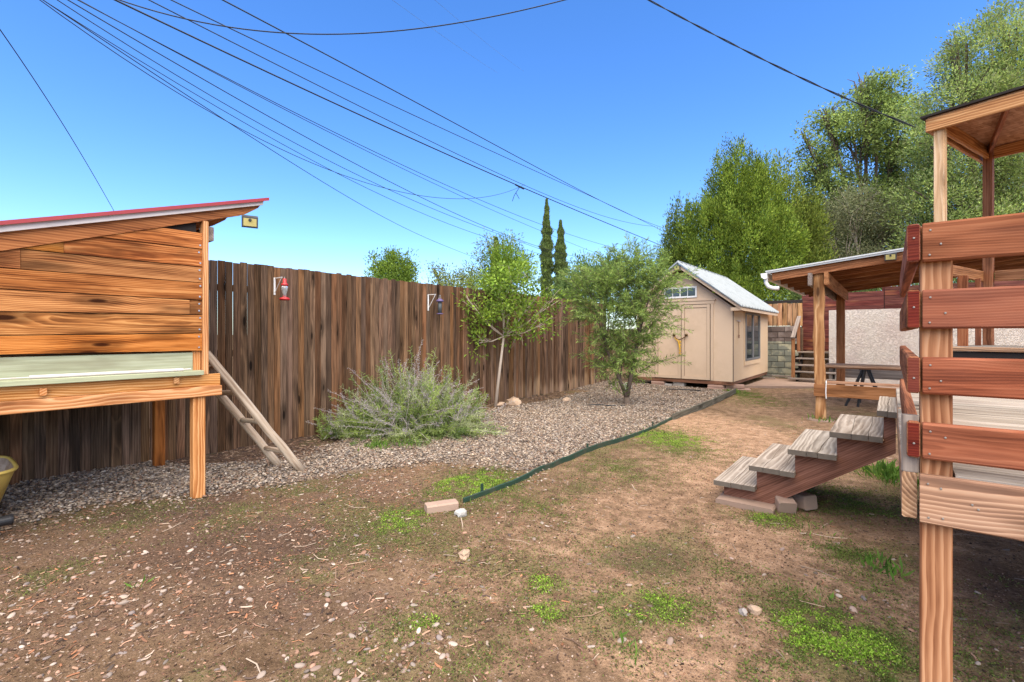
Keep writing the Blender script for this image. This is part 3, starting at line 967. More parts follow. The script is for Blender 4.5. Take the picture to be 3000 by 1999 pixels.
# roof: two ribbed sheets with a closed edge
for sgn in (1, -1):
    nrib = 15
    prof = []
    Y0, Y1 = 12.83, 17.68
    for i in range(nrib):
        yb = Y0 + (Y1 - Y0) * i / (nrib - 1)
        prof += [(yb - .035, 0), (yb - .016, .04), (yb + .016, .04), (yb + .035, 0)]
    vs, fs = [], []
    xe = RX + sgn * 1.60
    ze = 2.195
    rz = 3.43
    for (xx, zz) in ((RX, rz), (xe, ze)):
        for dz in (0, -.02):
            for yb, d in prof:
                vs.append((xx, yb, zz + d + dz))
    n = len(prof)
    for i in range(n - 1):
        fs += [(i, i + 1, 2 * n + i + 1, 2 * n + i), (n + i, 3 * n + i, 3 * n + i + 1, n + i + 1), (i, n + i, n + i + 1, i + 1), (2 * n + i, 2 * n + i + 1, 3 * n + i + 1, 3 * n + i)]
    fs += [(0, 2 * n, 3 * n, n), (n - 1, 2 * n - 1, 4 * n - 1, 3 * n - 1)]
    MB().poly(vs, fs).build('roof_sheet', M['galv'], sh)
    # barge board, its dark metal edge, and the soffit along the wall
    d = Vector((xe - RX, 0, ze - rz)).normalized()
    nrm = Vector((-d.z, 0, d.x)) if sgn > 0 else Vector((d.z, 0, -d.x))
    a, b = Vector((RX, 12.86, rz - .025)), Vector((xe - sgn * .02, 12.86, ze - .01))
    MB().prism([a, b, b - Vector((0, 0, .095)), a - Vector((0, 0, .125))], (0, 0, 0), (0, .03, 0)).build('barge_board', M['shed_trim'], sh)
    MB().prism([a + Vector((0, -.02, .03)), b + Vector((sgn * .02, -.02, .025)), b + Vector((sgn * .02, -.02, -.02)), a + Vector((0, -.02, -.025))], (0, 0, 0), (0, .015, 0)).build('roof_edge', M['steel'] if sgn > 0 else M['galv'], sh)
    MB().prism([(RX, 12.88, rz - .05), (xe - sgn * .04, 12.88, ze - .03), (xe - sgn * .04, 12.88, ze - .05), (RX, 12.88, rz - .07)], (0, 0, 0), (0, 4.75, 0)).build('roof_deck', M['shed_trim'], sh)
    bx = (SX1 + .0, SX1 + .255) if sgn > 0 else (SX0 - .255, SX0)
    MB().box((bx[0], 12.885, 2.09), (bx[1], 13.14, 2.17)).build('eave_return', M['shed_trim'], sh)
    MB().box((xe - sgn * .05, 12.9, 2.09), (xe - sgn * .025, 17.6, 2.165)).build('eave_board', M['shed_trim'], sh)
MB().tube([(RX, 12.82, 3.455), (RX, 17.69, 3.455)], .022, 6).build('ridge_cap', M['galv'], sh)
# door surround and the two leaves
yd = SY0
for (n_, lo, hi) in (('door_casing', (-5.33, yd - .022, .28), (-5.265, yd - .002, 2.30)), ('door_casing', (-3.745, yd - .022, .28), (-3.675, yd - .002, 2.30)), ('door_header', (-5.36, yd - .026, 2.302), (-3.645, yd - .002, 2.385)), ('header_cap', (-5.38, yd - .045, 2.387), (-3.62, yd - .002, 2.412))):
    MB().box(lo, hi).build(n_, M['shed_trim'], sh)
MB().box((-5.263, yd - .006, .272), (-3.747, yd - .001, 2.298)).build('door_gap', M['dark'], sh)
for a, b in ((-5.25, -4.524), (-4.504, -3.762)):
    dr = MB().box((a, yd - .014, .285), (b, yd - .007, 2.285)).build('door', M['shed'], sh)
    for lo, hi in (((a, yd - .034, .285), (a + .075, yd - .017, 2.29)), ((b - .075, yd - .034, .285), (b, yd - .017, 2.29)), ((a + .077, yd - .034, 2.21), (b - .077, yd - .017, 2.285)), ((a + .077, yd - .034, .285), (b - .077, yd - .017, .36))):
        MB().box(lo, hi).build('door_stile', M['shed_trim'], dr)
    for lo, hi in (((a + .0755, yd - .0155, .362), (a + .084, yd - .0142, 2.208)), ((b - .084, yd - .0155, .362), (b - .0755, yd - .0142, 2.208)), ((a + .085, yd - .0155, 2.20), (b - .085, yd - .0142, 2.209))):
        MB().box(lo, hi).build('panel_groove', M['shed_line'], dr)  # thin dark strips paint the panel's shadow lines
MB().box((-5.60, yd - .002, .28), (-5.594, yd + .01, 2.0)).build('wall_seam', M['dark'], sh)
# transom window
tw = MB()
x0, x1, z0, z1 = -4.995, -4.10, 2.485, 2.785
for lo, hi in (((x0, yd - .03, z0), (x1, yd - .002, z0 + .045)), ((x0, yd - .03, z1 - .04), (x1, yd - .002, z1)), ((x0, yd - .03, z0 + .046), (x0 + .04, yd - .002, z1 - .041)), ((x1 - .04, yd - .03, z0 + .046), (x1, yd - .002, z1 - .041))):
    tw.box(lo, hi)
twf = tw.build('window_frame', M['white'], sh)
MB().box((x0 + .04, yd - .014, z0 + .045), (x1 - .04, yd - .004, z1 - .04)).build('pane', M['glass_dark'], twf)
for t in (.25, .5, .75):
    xm = x0 + .04 + (x1 - x0 - .08) * t
    MB().box((xm - (.016 if t == .5 else .007), yd - .024, z0 + .045), (xm + (.016 if t == .5 else .007), yd - .015, z1 - .04)).build('glazing_bar', M['white'], twf)
# side window
wx = SX1
swf = MB()
a, b, z0, z1 = 14.36, 16.2, .76, 2.10
for lo, hi in (((wx, a, z0), (wx + .035, b, z0 + .055)), ((wx, a, z1 - .05), (wx + .035, b, z1)), ((wx, a, z0 + .056), (wx + .035, a + .09, z1 - .051)), ((wx, b - .09, z0 + .056), (wx + .035, b, z1 - .051)), ((wx, (a + b) / 2 - .07, z0 + .056), (wx + .03, (a + b) / 2 + .07, z1 - .051))):
    swf.box(lo, hi)
swf = swf.build('side_window', plain('grey window frame', (.17, .17, .17), .5, var=.1), sh)
for p, q in ((a + .09, (a + b) / 2 - .07), ((a + b) / 2 + .07, b - .09)):
    MB().box((wx + .002, p, z0 + .055), (wx + .012, q, z1 - .05)).build('pane', M['glass_dark'], swf)
MB().box((wx + .001, a - .06, z0 - .13), (wx + .03, b + .03, z0 - .012)).build('window_apron', M['shed_side'], sh)
MB().box((wx + .001, a - .10, z0 - .13), (wx + .02, a - .02, 2.15)).build('window_casing', M['shed_side'], sh)
# skids
board('skid', (SX0, SY0 + .03, .222), (SX1, SY0 + .03, .222), .088, .06, M['skid'], sh)
board('skid', (SX1 - .05, SY0 + .075, .222), (SX1 - .05, SY1, .222), .088, .06, M['skid'], sh)
board('skid', (SX0 + .05, SY0 + .075, .222), (SX0 + .05, SY1, .222), .088, .06, M['skid'], sh)
for xx in (-5.18, -3.62):
    board('skid_foot', (xx, 13.22, .13), (xx, 13.22, .178), .1, .1, M['skid'], sh, up=(1, 0, 0))
board('floor_sheet', (-4.5, SY0 + .1, .26), (-4.5, SY1 - .05, .26), 2.4, .02, M['dark'], sh, up=(1, 0, 0))

solar_light('small lamp under the gable peak of the tan shed', (-4.52, 12.855, 3.285), 0, 0, 1.35)
ch = thing('door_chain', 'yellow chain and padlock tying the shed doors shut', 'chain', (-4.51, 13.1, 1.35))
cp = [(-4.70, 13.10, 1.47), (-4.64, 13.07, 1.38), (-4.55, 13.06, 1.345), (-4.45, 13.06, 1.38), (-4.36, 13.10, 1.46)]
MB().tube(cp, .013, 6).build('chain_loop', M['brass'], ch)
MB().tube([(-4.68, 13.08, 1.40), (-4.57, 13.06, 1.30), (-4.53, 13.06, 1.1)], .016, 6).build('chain_loop', M['yellow_rope'], ch)
b = MB()
for i in range(9):
    b.tube([(-4.54 + (.022 if i % 2 else -.022), 13.065, 1.33 - i * .042), (-4.52 - (.018 if i % 2 else -.018), 13.065, 1.28 - i * .042)], .013, 5)
b.build('chain_tail', M['yellow_rope'], ch)
for xx in (-4.70, -4.36):
    MB().lathe([(.035, -.03), (.04, -.01), (.02, .03)], (xx, 13.1, 1.475), 10, 'y').build('door_knob', M['brass'], ch, True)
hk = thing('wall_hook', 'rusty wire ornament hanging on the shed side beside the window', 'ornament', (-3.17, 13.6, 1.8))
MB().box((-3.178, 13.45, 1.83), (-3.16, 13.78, 1.865)).build('hook_bar', M['steel'], hk)
MB().tube([(-3.165, 13.61, 1.83), (-3.165, 13.62, 1.55), (-3.165, 13.61, 1.48)], .008, 5).build('wire', M['rust'], hk)
MB().tube([(-3.16, 13.60 + .05 * math.sin(i), 1.44 + .045 * math.cos(i)) for i in np.linspace(0, 6.28, 10)], .008, 5).build('ring', M['rust'], hk)


def paver(label, loc, size, rz, mat, group='pavers propping up the shed'):
    o = board('paver_block', (-size[0] / 2, 0, 0), (size[0] / 2, 0, 0), size[2], size[1], M[mat], None, ch=.012, M=Matrix.Translation(loc) @ Matrix.Rotation(rz, 4, 'Z'))
    return tag(o, label, 'paver', group)


g0 = .055
paver('lower pink paver of the stack under the left half of the shed front', (-5.18, 13.2, g0 + .01), (.36, .2, .065), .06, 'paver')
paver('upper pink paver of the stack under the left half of the shed front', (-5.18, 13.2, g0 + .077), (.36, .2, .065), -.03, 'paver')
paver('lower pink paver of the stack under the shed doors near the corner', (-3.62, 13.18, g0 + .01), (.40, .2, .065), .08, 'paver')
paver('upper pink paver of the stack under the shed doors near the corner', (-3.62, 13.19, g0 + .077), (.38, .2, .065), -.02, 'paver')
paver('long flat pink slab lying under the front corner of the shed', (-3.17, 13.42, g0 + .0), (.62, .3, .06), .35, 'paver')
paver('tilted pink paver wedged on the slab under the shed corner', (-3.22, 13.42, g0 + .085), (.44, .22, .09), .30, 'paver')
paver('grey concrete block standing under the middle of the shed', (-4.62, 13.3, g0 + .05), (.30, .2, .16), -.05, 'conc_grey')
paver('flat grey block beside the standing block under the shed', (-4.92, 13.28, g0 + .02), (.24, .2, .08), .1, 'conc_grey')

# ------------------------------------------------------------------ patio cover
pc = thing('patio_cover', 'open timber patio cover with a pale sloping metal roof and knotty posts', 'patio cover', (.4, 12, 0))
rz_ = lambda x: 2.60 + .105 * (x + 1.78)
PX0, PX1, PY0, PY1 = -1.76, 2.7, 9.72, 14.6
# knotty front post: hewn, so its faces wander
pv, pfc = [], []
hr = random.Random(3)
for i in range(15):
    t = i / 14
    z = -.05 + t * 2.60
    cx = -.972 - .035 * t + .008 * math.sin(t * 9)
    w = .076 + .007 * math.sin(t * 23 + 1) + hr.uniform(-.004, .004)
    d = .076 + hr.uniform(-.005, .005)
    c_ = .014
    yy = 9.85
    for (a, b) in ((-w + c_, -d), (w - c_, -d), (w, -d + c_), (w, d - c_), (w - c_, d), (-w + c_, d), (-w, d - c_), (-w, -d + c_)):
        pv.append((z - 1.25, cx + a + .972, yy + b - 9.85))
for i in range(14):
    for q in range(8):
        pfc.append([i * 8 + q, i * 8 + (q + 1) % 8, (i + 1) * 8 + (q + 1) % 8, (i + 1) * 8 + q])
pfc += [list(range(8))[::-1], [14 * 8 + q for q in range(8)]]
mw = Matrix(((0, 1, 0, -.972), (0, 0, 1, 9.85), (1, 0, 0, 1.25), (0, 0, 0, 1)))
add('post', MB().poly(pv, pfc).mesh('post', M['patio_post']), mw, pc)
board('post', (-.98, 14.1, 0), (-.98, 14.1, 2.58), .17, .15, M['patio'], pc, up=(1, 0, 0))
board('post', (2.5, 9.85, 0), (2.5, 9.85, 2.9), .15, .15, M['patio'], pc, up=(1, 0, 0))
board('post', (2.5, 14.1, 0), (2.5, 14.1, 2.9), .15, .15, M['patio'], pc, up=(1, 0, 0))
for yy in (9.745, 10.55, 11.36, 12.17, 12.98, 13.79, 14.55):
    a, b = Vector((PX0 + .06, yy, rz_(PX0 + .06) - .075)), Vector((PX1, yy, rz_(PX1) - .075))
    board('rafter', a, b, .14, .042, M['patio'], pc)
for xx in (-1.105, -.872):
    board('beam', (xx, 9.60, 2.44), (xx, 14.35, 2.44), .215, .06, M['patio_grey' if xx < -1 else 'patio'], pc)
board('beam', (2.5, 9.60, 2.80), (2.5, 14.35, 2.80), .2, .06, M['patio'], pc)
for i in range(8):
    y0 = PY0 + .03 + i * .605
    a, b = Vector((PX0 + .03, y0 + .3, rz_(PX0 + .03) + .008)), Vector((PX1, y0 + .3, rz_(PX1) + .008))
    board('roof_sheathing', a, b, .6, .018, M['sheath'], pc, up=(0, 1, 0))
m = MB()
vs, fs = [], []
prof = []
n_r = 17
for i in range(n_r):
    yb = 9.67 + 4.95 * i / (n_r - 1)
    prof += [(yb - .02, 0), (yb, .016), (yb + .02, 0)]
for xx in (PX0 - .04, PX1 + .05):
    for dz in (0, -.01):
        for yb, d in prof:
            vs.append((xx, yb, rz_(xx) + .032 + d + dz))
n = len(prof)
for i in range(n - 1):
    fs += [(i, i + 1, 2 * n + i + 1, 2 * n + i), (n + i, 3 * n + i, 3 * n + i + 1, n + i + 1), (i, n + i, n + i + 1, i + 1), (2 * n + i, 2 * n + i + 1, 3 * n + i + 1, 3 * n + i)]
fs += [(0, 2 * n, 3 * n, n), (n - 1, 2 * n - 1, 4 * n - 1, 3 * n - 1)]
m.poly(vs, fs)
m.build('roof_sheet', M['roof_grey'], pc)
a, b = Vector((PX0 - .03, 9.665, rz_(PX0 - .03))), Vector((PX1, 9.665, rz_(PX1)))
board('roof_flashing', a + Vector((0, 0, .02)), b + Vector((0, 0, .02)), .055, .012, M['roof_grey'], pc)
# gutter with its short curved spout
g = MB()
gz = rz_(PX0) - .045
prof = [(-.012, .05), (-.012, -.05), (-.06, -.06), (-.105, -.03), (-.12, .045), (-.112, .045), (-.098, -.022), (-.058, -.05), (-.02, -.04), (-.02, .05)]
g.prism([(PX0 + a_, 9.66, gz + b_) for a_, b_ in prof], (0, 0, 0), (0, 4.95, 0))
g.build('gutter', M['white'], pc)
MB().prism([(PX0 + a_, 9.652, gz + b_) for a_, b_ in prof[:5]], (0, 0, 0), (0, .006, 0)).build('gutter_end', M['white'], pc)
sp = [(PX0 - .05, 9.74, gz - .04), (PX0 - .045, 9.74, gz - .12), (PX0 - .005, 9.73, gz - .19), (PX0 + .07, 9.72, gz - .225), (PX0 + .17, 9.71, gz - .235)]
MB().tube(sp, .036, 10).build('downspout', M['white'], pc, True)
# low rail round the patio
board('lower_beam', (-1.06, 9.745, .535), (PX1, 9.745, .535), .205, .04, M['patio'], pc)
board('seat_rail', (-.885, 9.83, .675), (PX1, 9.83, .675), .14, .038, M['patio_rail'], pc, up=(0, 1, 0))
board('lower_beam', (-1.06, 14.2, .55), (PX1, 14.2, .55), .22, .04, M['patio_grey'], pc)
solar_light('solar lamp on the front rafter of the patio cover', (-.02, 9.72, 2.735), 0, 0, 1.25)
rp = MB().tube([(-.882, 9.755, .70), (-.88, 9.72, .66), (-.885, 9.715, .5), (-.88, 9.72, .4)], .009, 6).build('rope', M['white'], None)
tag(rp, 'thin pale rope hanging on the edge of the knotty patio post', 'rope')
ft = MB().lathe([(.05, -.06), (.215, -.05), (.21, .012), (.19, .022), (.0, .026)], (-.97, 9.84, hz(-.97, 9.84) - .005), 14).build('concrete_footing', M['conc'], None)
tag(ft, 'round concrete footing at the base of the knotty patio post', 'footing')

# picnic table under the cover
pt = thing('picnic_table', 'long plank table on dark folding legs under the patio cover', 'table', (.3, 12.1, 0))
for i in range(4):
    board('table_plank', (-1.12, 12.0 + i * .19, .835), (2.1, 12.0 + i * .19, .835), .185, .045, M['plank_pale'], pt, up=(0, 1, 0))
board('apron', (-1.1, 12.0, .80), (2.1, 12.0, .80), .03, .02, M['patio_rail'], pt)
for cx in (-.43, 1.5):
    for yy in (12.02, 12.58):
        for dx, top in ((-.33, 0), (.30, 0), (-.12, .25)):
            x_, y_ = cx, yy
            MB().tube([(x_ + dx * .1, y_, .80), (x_ + dx, y_ + (0 if dx else .1), 0.0)], .024, 6).build('leg', M['black'], pt)
    MB().box((cx - .1, 12.0, .765), (cx + .1, 12.62, .81)).build('leg_bracket', M['black'], pt)

# ------------------------------------------------------------------ far end of the yard: stucco wall, steps, red fence, block wall
sw = MB().box((-1.47, 17.0, -.05), (6.0, 17.16, 2.205)).build('stucco_wall', M['stucco'], None)
tag(sw, 'pale rough stucco garden wall behind the patio cover', 'wall')
st = thing('terrace_steps', 'open grey wooden steps with a handrail between the block wall and the stucco wall', 'steps', (-1.9, 16.9, 0))
for i in range(5):
    yy, z = 16.3 + .3 * i, .2 + .1875 * i
    x0 = -2.42 if i == 0 else -2.34
    board('tread', (x0, yy, z - .02), (-1.2, yy, z - .02), .28, .04, M['patio_grey'], st, up=(0, 1, 0))
for xx in (-2.24, -1.35):
    P = [(xx, 16.2, 0), (xx, 16.55, 0), (xx, 17.65, .72), (xx, 17.65, .9), (xx, 17.5, .91)]
    MB().prism(P, (0, 0, 0), (.045, 0, 0)).build('stringer', M['dark'], st)
board('post', (-2.315, 16.42, .2), (-2.315, 16.42, 1.40), .09, .06, M['patio'], st, up=(1, 0, 0))
board('post', (-2.315, 17.5, .94), (-2.315, 17.5, 1.93), .09, .06, M['patio'], st, up=(1, 0, 0))
board('handrail', (-2.315, 16.33, 1.39), (-2.315, 17.62, 2.06), .11, .04, M['patio_grey'], st, up=(1, 0, 0))
bw = thing('block_wall', 'low wall of mossy grey concrete blocks beside the wooden steps', 'wall', (-4, 18.2, 0))
bm = board_mesh(.387, .187, .19, M['block'], ch=.008)
MB().box((-7.0, 18.15, 0), (-2.34, 18.25, 1.74)).build('mortar', M['dark'], bw)
for r_ in range(9):
    z = .07 + r_ * .2
    for i in range(12):
        xx = -7.0 + .4 * i + (.2 if r_ % 2 else 0)
        if xx + .2 < -2.35:
            add('block', bm, Matrix.Translation((xx, 18.2 + random.uniform(-.004, .004), z)), bw)
cf = thing('charred_fence', 'scorched pale picket fence standing on top of the block wall', 'fence', (-4, 18.2, 1.77))
xx = -5.6
while xx < -2.32:
    h_ = .74 + random.uniform(-.03, .03)
    board('picket', (xx, 18.18, 1.775), (xx, 18.18, 1.775 + h_), .135, .02, M['char'], cf, up=(1, 0, 0))
    xx += .147
board('cap_rail', (-5.6, 18.22, 2.56), (-2.3, 18.22, 2.58), .10, .06, M['dark'], cf)
MB().box((-5.6, 18.20, 1.775), (-2.3, 18.21, 2.5)).build('backing', M['dark'], cf)
rfz = thing('red_board_fence', 'dark red fence of horizontal boards behind the stucco wall and steps', 'fence', (.5, 18.7, 1))
for x0, x1, zt in ((-2.38, -.2, 2.84), (-.18, 2.2, 2.96), (2.22, 5.5, 2.96)):
    z = .95
    while z < zt - .02:
        hh = min(.145, zt - z)
        board('fence_board', (x0, 18.7 + random.uniform(-.006, .006), z + hh / 2), (x1, 18.7, z + hh / 2), hh - .003, .022, M['redfence'], rfz)
        z += .145
MB().box((-2.36, 18.716, .95), (5.5, 18.724, 2.80)).build('backing', M['dark'], rfz)
for xx in (-2.3, -.19, 2.2, 5.4):
    board('fence_post', (xx, 18.77, .9), (xx, 18.77, 3.02), .1, .09, M['redfence'], rfz, up=(1, 0, 0))
ter = MB().box((-2.33, 17.68, -.1), (14, 40, .93)).box((-14, 18.32, -.1), (-2.34, 40, 1.7)).build('terrace', M['ground'], None)
ter['kind'] = 'structure'
sl_ = MB().prism([(-3.14, 14.06, 0), (-1.67, 15.0, 0), (2.5, 15.2, 0), (2.5, 17.0, 0), (-3.1, 17.0, 0)], (0, 0, -.05), (0, 0, .10)).build('concrete_slab', M['conc'], None)
sl_['kind'] = 'structure'
for i, (lx, ly, L, rz) in enumerate(((-2.9, 17.6, .8, .1), (-2.75, 17.45, .6, -.15), (-3.0, 16.6, .35, .4))):
    o = board('plank_scrap', (-L / 2, 0, 0), (L / 2, 0, 0), .1, .035, M['patio_grey'], None, up=(0, 1, 0), M=Matrix.Translation((lx, ly, .14)) @ Matrix.Rotation(rz, 4, 'Z'))
    tag(o, ['long grey plank lying at the foot of the block wall', 'shorter grey plank lying in front of the block wall', 'small grey board piece lying beside the shed wall'][i], 'plank')

# ------------------------------------------------------------------ gravel edging
m = MB()
er = random.Random(2)
yy, pts = 3.06, []
while yy <= 8.3:
    pts.append((-2.985 + .012 * math.sin(yy * 2.1) + er.uniform(-.004, .004), yy, .05 + .01 * math.sin(yy * 1.3 + 1)))
    yy += .12
vs = []
for x, y_, h_ in pts:
    b0 = hz(x, y_)
    vs += [(x - .009, y_, b0 - .08), (x + .009, y_, b0 - .08), (x + .006 + .004, y_, b0 + h_), (x - .007, y_, b0 + h_ + .002)]
fs = []
for i in range(len(pts) - 1):
    for q in range(4):
        fs.append([i * 4 + q, i * 4 + (q + 1) % 4, (i + 1) * 4 + (q + 1) % 4, (i + 1) * 4 + q][::-1])
fs += [[0, 1, 2, 3], [len(vs) - 4 + q for q in (3, 2, 1, 0)]]
eg = thing('green_edging', 'thin dark green strip edging between the gravel and the bare soil', 'edging', (-2.98, 5.7, 0))
MB().poly(vs, fs).build('edging_strip', M['edge_green'], eg)
for yy in (3.32, 5.3, 7.4):
    MB().box((-3.012, yy, -.1), (-2.996, yy + .025, hz(-3, yy) + .105)).build('stake', M['edge_green'], eg)
eb = thing('edging_board', 'weathered grey edging board at the far end of the gravel near the shed', 'edging', (-3, 10.5, 0))
board('edging_plank', (-2.985, 8.25, .045), (-2.975, 10.5, .06), .13, .03, M['edge_grey'], eb)
board('edging_plank', (-2.975, 10.5, .062), (-3.01, 12.6, .105), .13, .03, M['edge_grey'], eb)

# ------------------------------------------------------------------ raised deck with its rails
dk = thing('raised_deck', 'raised timber deck with red stained rails at the right', 'deck', (.1, 2.3, 0))
board('post', (.125, 2.353, -.15), (.125, 2.353, 1.895), .089, .089, M['fir'], dk, up=(1, 0, 0))
board('post', (.195, 4.38, .86), (.195, 4.38, 1.885), .089, .089, M['fir'], dk, up=(1, 0, 0))
for xx, yy in ((2.6, 2.353), (.125, 5.65), (2.6, 5.65), (4.8, 2.353), (4.8, 5.65)):
    board('post', (xx, yy, -.1), (xx, yy, .95), .089, .089, M['fir'], dk, up=(1, 0, 0))
RZs = [(1.761, 1.899), (1.519, 1.659), (1.284, 1.417), (1.05, 1.18)]
for i, (a, b) in enumerate(RZs):
    board('rail', (.086, 2.287, (a + b) / 2), (4.9, 2.287, (a + b) / 2), b - a, .038, M['rail'], dk, ch=.007)
    board('rail', (.061, 2.272, (a + b) / 2 + .001), (.061, 4.42, (a + b) / 2 + .001), b - a, .038, M['rail'], dk, ch=.007)
    # end grain of the side rail
    e_ = MB().box((.0425 + .003, 2.2695, a + .006), (.0795 - .003, 2.2715, b - .004)).build('rail_end', M['endred'], dk)
rs = random.Random(8)
sm = MB().lathe([(.0, -.0025), (.003, -.0022), (.0037, -.001), (.0037, .002)], (0, 0, 0), 8, 'y').mesh('screw', M['screw'])
for i, (a, b) in enumerate(RZs):
    for xx, zz in ((.105, a + .022), (.107, b - .028), (.135 + .012 * (i % 2), (a + b) / 2 + rs.uniform(-.02, .02))):
        add('screw', sm, Matrix.Translation((xx, 2.267, zz)), dk)
    add('screw', sm, Matrix.Translation((.062, 2.2685, (a + b) / 2 + rs.uniform(-.02, .02))), dk)
board('rim_beam', (.078, 2.283, .907), (4.9, 2.283, .907), .172, .038, M['beam'], dk)
board('rim_beam', (.050, 2.30, .905), (.050, 5.75, .905), .168, .044, M['beam'], dk)
board('cleat', (.052, 2.318, .99), (.052, 2.318, 1.20), .05, .03, M['patio_grey'], dk, up=(1, 0, 0))
for (xx, zz) in ((.10, .965), (.102, .845), (.135, .955), (.14, .85), (.215, .915), (.23, .902)):
    add('screw', sm, Matrix.Translation((xx, 2.2625, zz)), dk)
board('rim_beam', (.078, 5.73, .907), (4.9, 5.73, .907), .172, .038, M['beam'], dk)
yy = 2.375
while yy < 5.7:
    board('floor_board', (.176 if yy < 2.42 or 4.12 < yy < 4.28 else .03, yy, .985), (4.9, yy, .985), .131, .032, M['deckboard'], dk, up=(0, 1, 0))
    yy += .1405
for xx in np.arange(.6, 4.9, .6):
    board('joist', (xx, 2.31, .885), (xx, 5.7, .885), .15, .038, M['beam'], dk)

# ------------------------------------------------------------------ deck stairs
ds = thing('deck_stairs', 'five step wooden stairs with silvery treads leading up to the raised deck', 'stairs', (-.6, 5, 0))


def tread(x0, x1, y0, y1, zt, seed):
    """a thick weathered tread split lengthwise by two jagged cracks"""
    r = random.Random(seed)
    cuts = [.36 + r.uniform(-.06, .06), .68 + r.uniform(-.06, .06)]
    n = 14
    th = .042
    lines = [[(x0, y0 + (y1 - y0) * i / n) for i in range(n + 1)]]
    for c_ in cuts:
        off = 0
        ln = []
        for i in range(n + 1):
            off += r.uniform(-.006, .006)
            off *= .9
            ln.append((x0 + (x1 - x0) * c_ + off, y0 + (y1 - y0) * i / n))
        lines.append(ln)
    lines.append([(x1, y0 + (y1 - y0) * i / n) for i in range(n + 1)])
    b = MB()
    for k_ in range(3):
        g0 = .0 if k_ == 0 else .0018
        g1 = .0 if k_ == 2 else .0018
        dz = r.uniform(-.002, .002)
        dy = r.uniform(-.008, .008)
        for i in range(n):
            (ax, ay), (bx, by) = lines[k_][i], lines[k_ + 1][i]
            (cx, cy), (dx, dy2) = lines[k_ + 1][i + 1], lines[k_][i + 1]
            P = [(ax + g0, ay + dy), (bx - g1, by + dy), (cx - g1, cy + dy), (dx + g0, dy2 + dy)]
            vs_ = [(p[0], p[1], zt - th + dz) for p in P] + [(p[0], p[1], zt + dz) for p in P]
            f_ = [(4, 5, 6, 7), (0, 3, 2, 1), (1, 2, 6, 5), (3, 0, 4, 7)]
            if i == 0:
                f_.append((0, 1, 5, 4))
            if i == n - 1:
                f_.append((2, 3, 7, 6))
            b.poly(vs_, f_)
    # grain runs along the tread: local X = world Y
    c0 = Vector(((x0 + x1) / 2, (y0 + y1) / 2, zt))
    mw = Matrix(((0, -1, 0, c0.x), (1, 0, 0, c0.y), (0, 0, 1, c0.z), (0, 0, 0, 1)))
    inv = mw.inverted()
    b.v = [tuple(inv @ Vector(v)) for v in b.v]
    me = b.mesh('tread', M['grey_tread'])
    me.materials.append(M['tread_end'])
    for p_ in me.polygons:
        if abs(p_.normal.x) > .9:
            p_.material_index = 1
    return add('tread', me, mw, ds)


TX = [(-1.262, -.925, .185), (-.972, -.63, .363), (-.678, -.342, .548), (-.388, -.055, .728), (-.09, .078, .925)]
for i, (a, b, z) in enumerate(TX):
    tread(a, b, 4.52, 5.60, z, 20 + i)
for yy in (4.60, 5.48):
    P = [(-1.195, 0.0), (-.87, 0.0), (.022, .60), (.022, .88)]
    tops = [(-.02, .88)]
    for (a, b, z) in TX[3::-1]:
        pass
    up_ = [(.022, .88), (-.05, .88), (-.05, .683), (-.345, .683), (-.345, .503), (-.635, .503), (-.635, .318), (-.925, .318), (-.925, .14), (-1.195, .14)]
    P = [(-1.195, 0.0), (-.87, 0.0), (.022, .605)] + up_
    c0 = (-.5, yy, .4)
    ang = math.atan2(.605, .89)
    mw = Matrix.Translation(c0) @ Matrix.Rotation(-ang, 4, 'Y')
    inv = mw.inverted()
    b = MB().prism([tuple(inv @ Vector((x, yy, z))) for x, z in P], (0, 0, 0), (0, .04, 0))
    add('stringer', b.mesh('stringer', M['stringer']), mw, ds)
pad = board('paver_block', (-1.0, 4.45, hz(-1, 5) + .012), (-1.0, 5.65, hz(-1, 5) + .012), .46, .06, M['conc'], None, up=(1, 0, 0), ch=.012)
tag(pad, 'flat concrete pad under the foot of the deck stairs', 'paver')
for i, (lx, ly, rz, lab) in enumerate(((-.715, 4.62, R(-62), 'rounded tan paver stone leaning under the deck stairs, nearer the pad'), (-.60, 4.80, R(-35), 'squarish tan paver stone under the deck stairs, farther from the pad'))):
    o = paver(lab, (lx, ly, .06), (.15, .14, .12), rz, 'conc', 'paver stones under the deck stairs')
    o.matrix_basis = o.matrix_basis @ Matrix.Rotation(R(16 if i == 0 else -6), 4, 'Y')

# ------------------------------------------------------------------ roofed platform beyond the deck (turned about 20 degrees)
gz_ = thing('roofed_platform', 'raised orange timber platform with tall posts and a flat roof beyond the deck', 'gazebo', (.41, 6.96, 0), R(-19.6))
GM = WM[gz_.name]
G3 = lambda u, v, z: (u, v, z)
for (u, v), mt in (((0, 0), 'gaz_post'), ((0, 1.62), 'gaz_brown'), ((2.3, 0), 'gaz_post'), ((2.3, 1.62), 'gaz_brown')):
    board('post', G3(u, v, 0), G3(u, v, 3.86 if v > 1 else 3.72), .09, .09, M[mt], gz_, up=(1, 0, 0), M=GM)
board('roof_beam', (-.10, -.065, 3.775), (2.6, -.065, 3.775), .14, .04, M['gaz'], gz_, M=GM)
board('roof_beam', (-.08, -.04, 3.775), (-.08, 1.8, 3.775), .14, .038, M['gaz'], gz_, M=GM)
board('roof_beam', (.0, .05, 3.775), (.0, 1.57, 3.775), .14, .038, M['gaz'], gz_, M=GM)
board('roof_beam', (.05, 1.62, 3.775), (2.6, 1.62, 3.775), .14, .04, M['gaz'], gz_, M=GM)
board('rafter', (.03, 1.56, 3.80), (.53, .0, 3.80), .085, .036, M['gaz_brown'], gz_, M=GM)
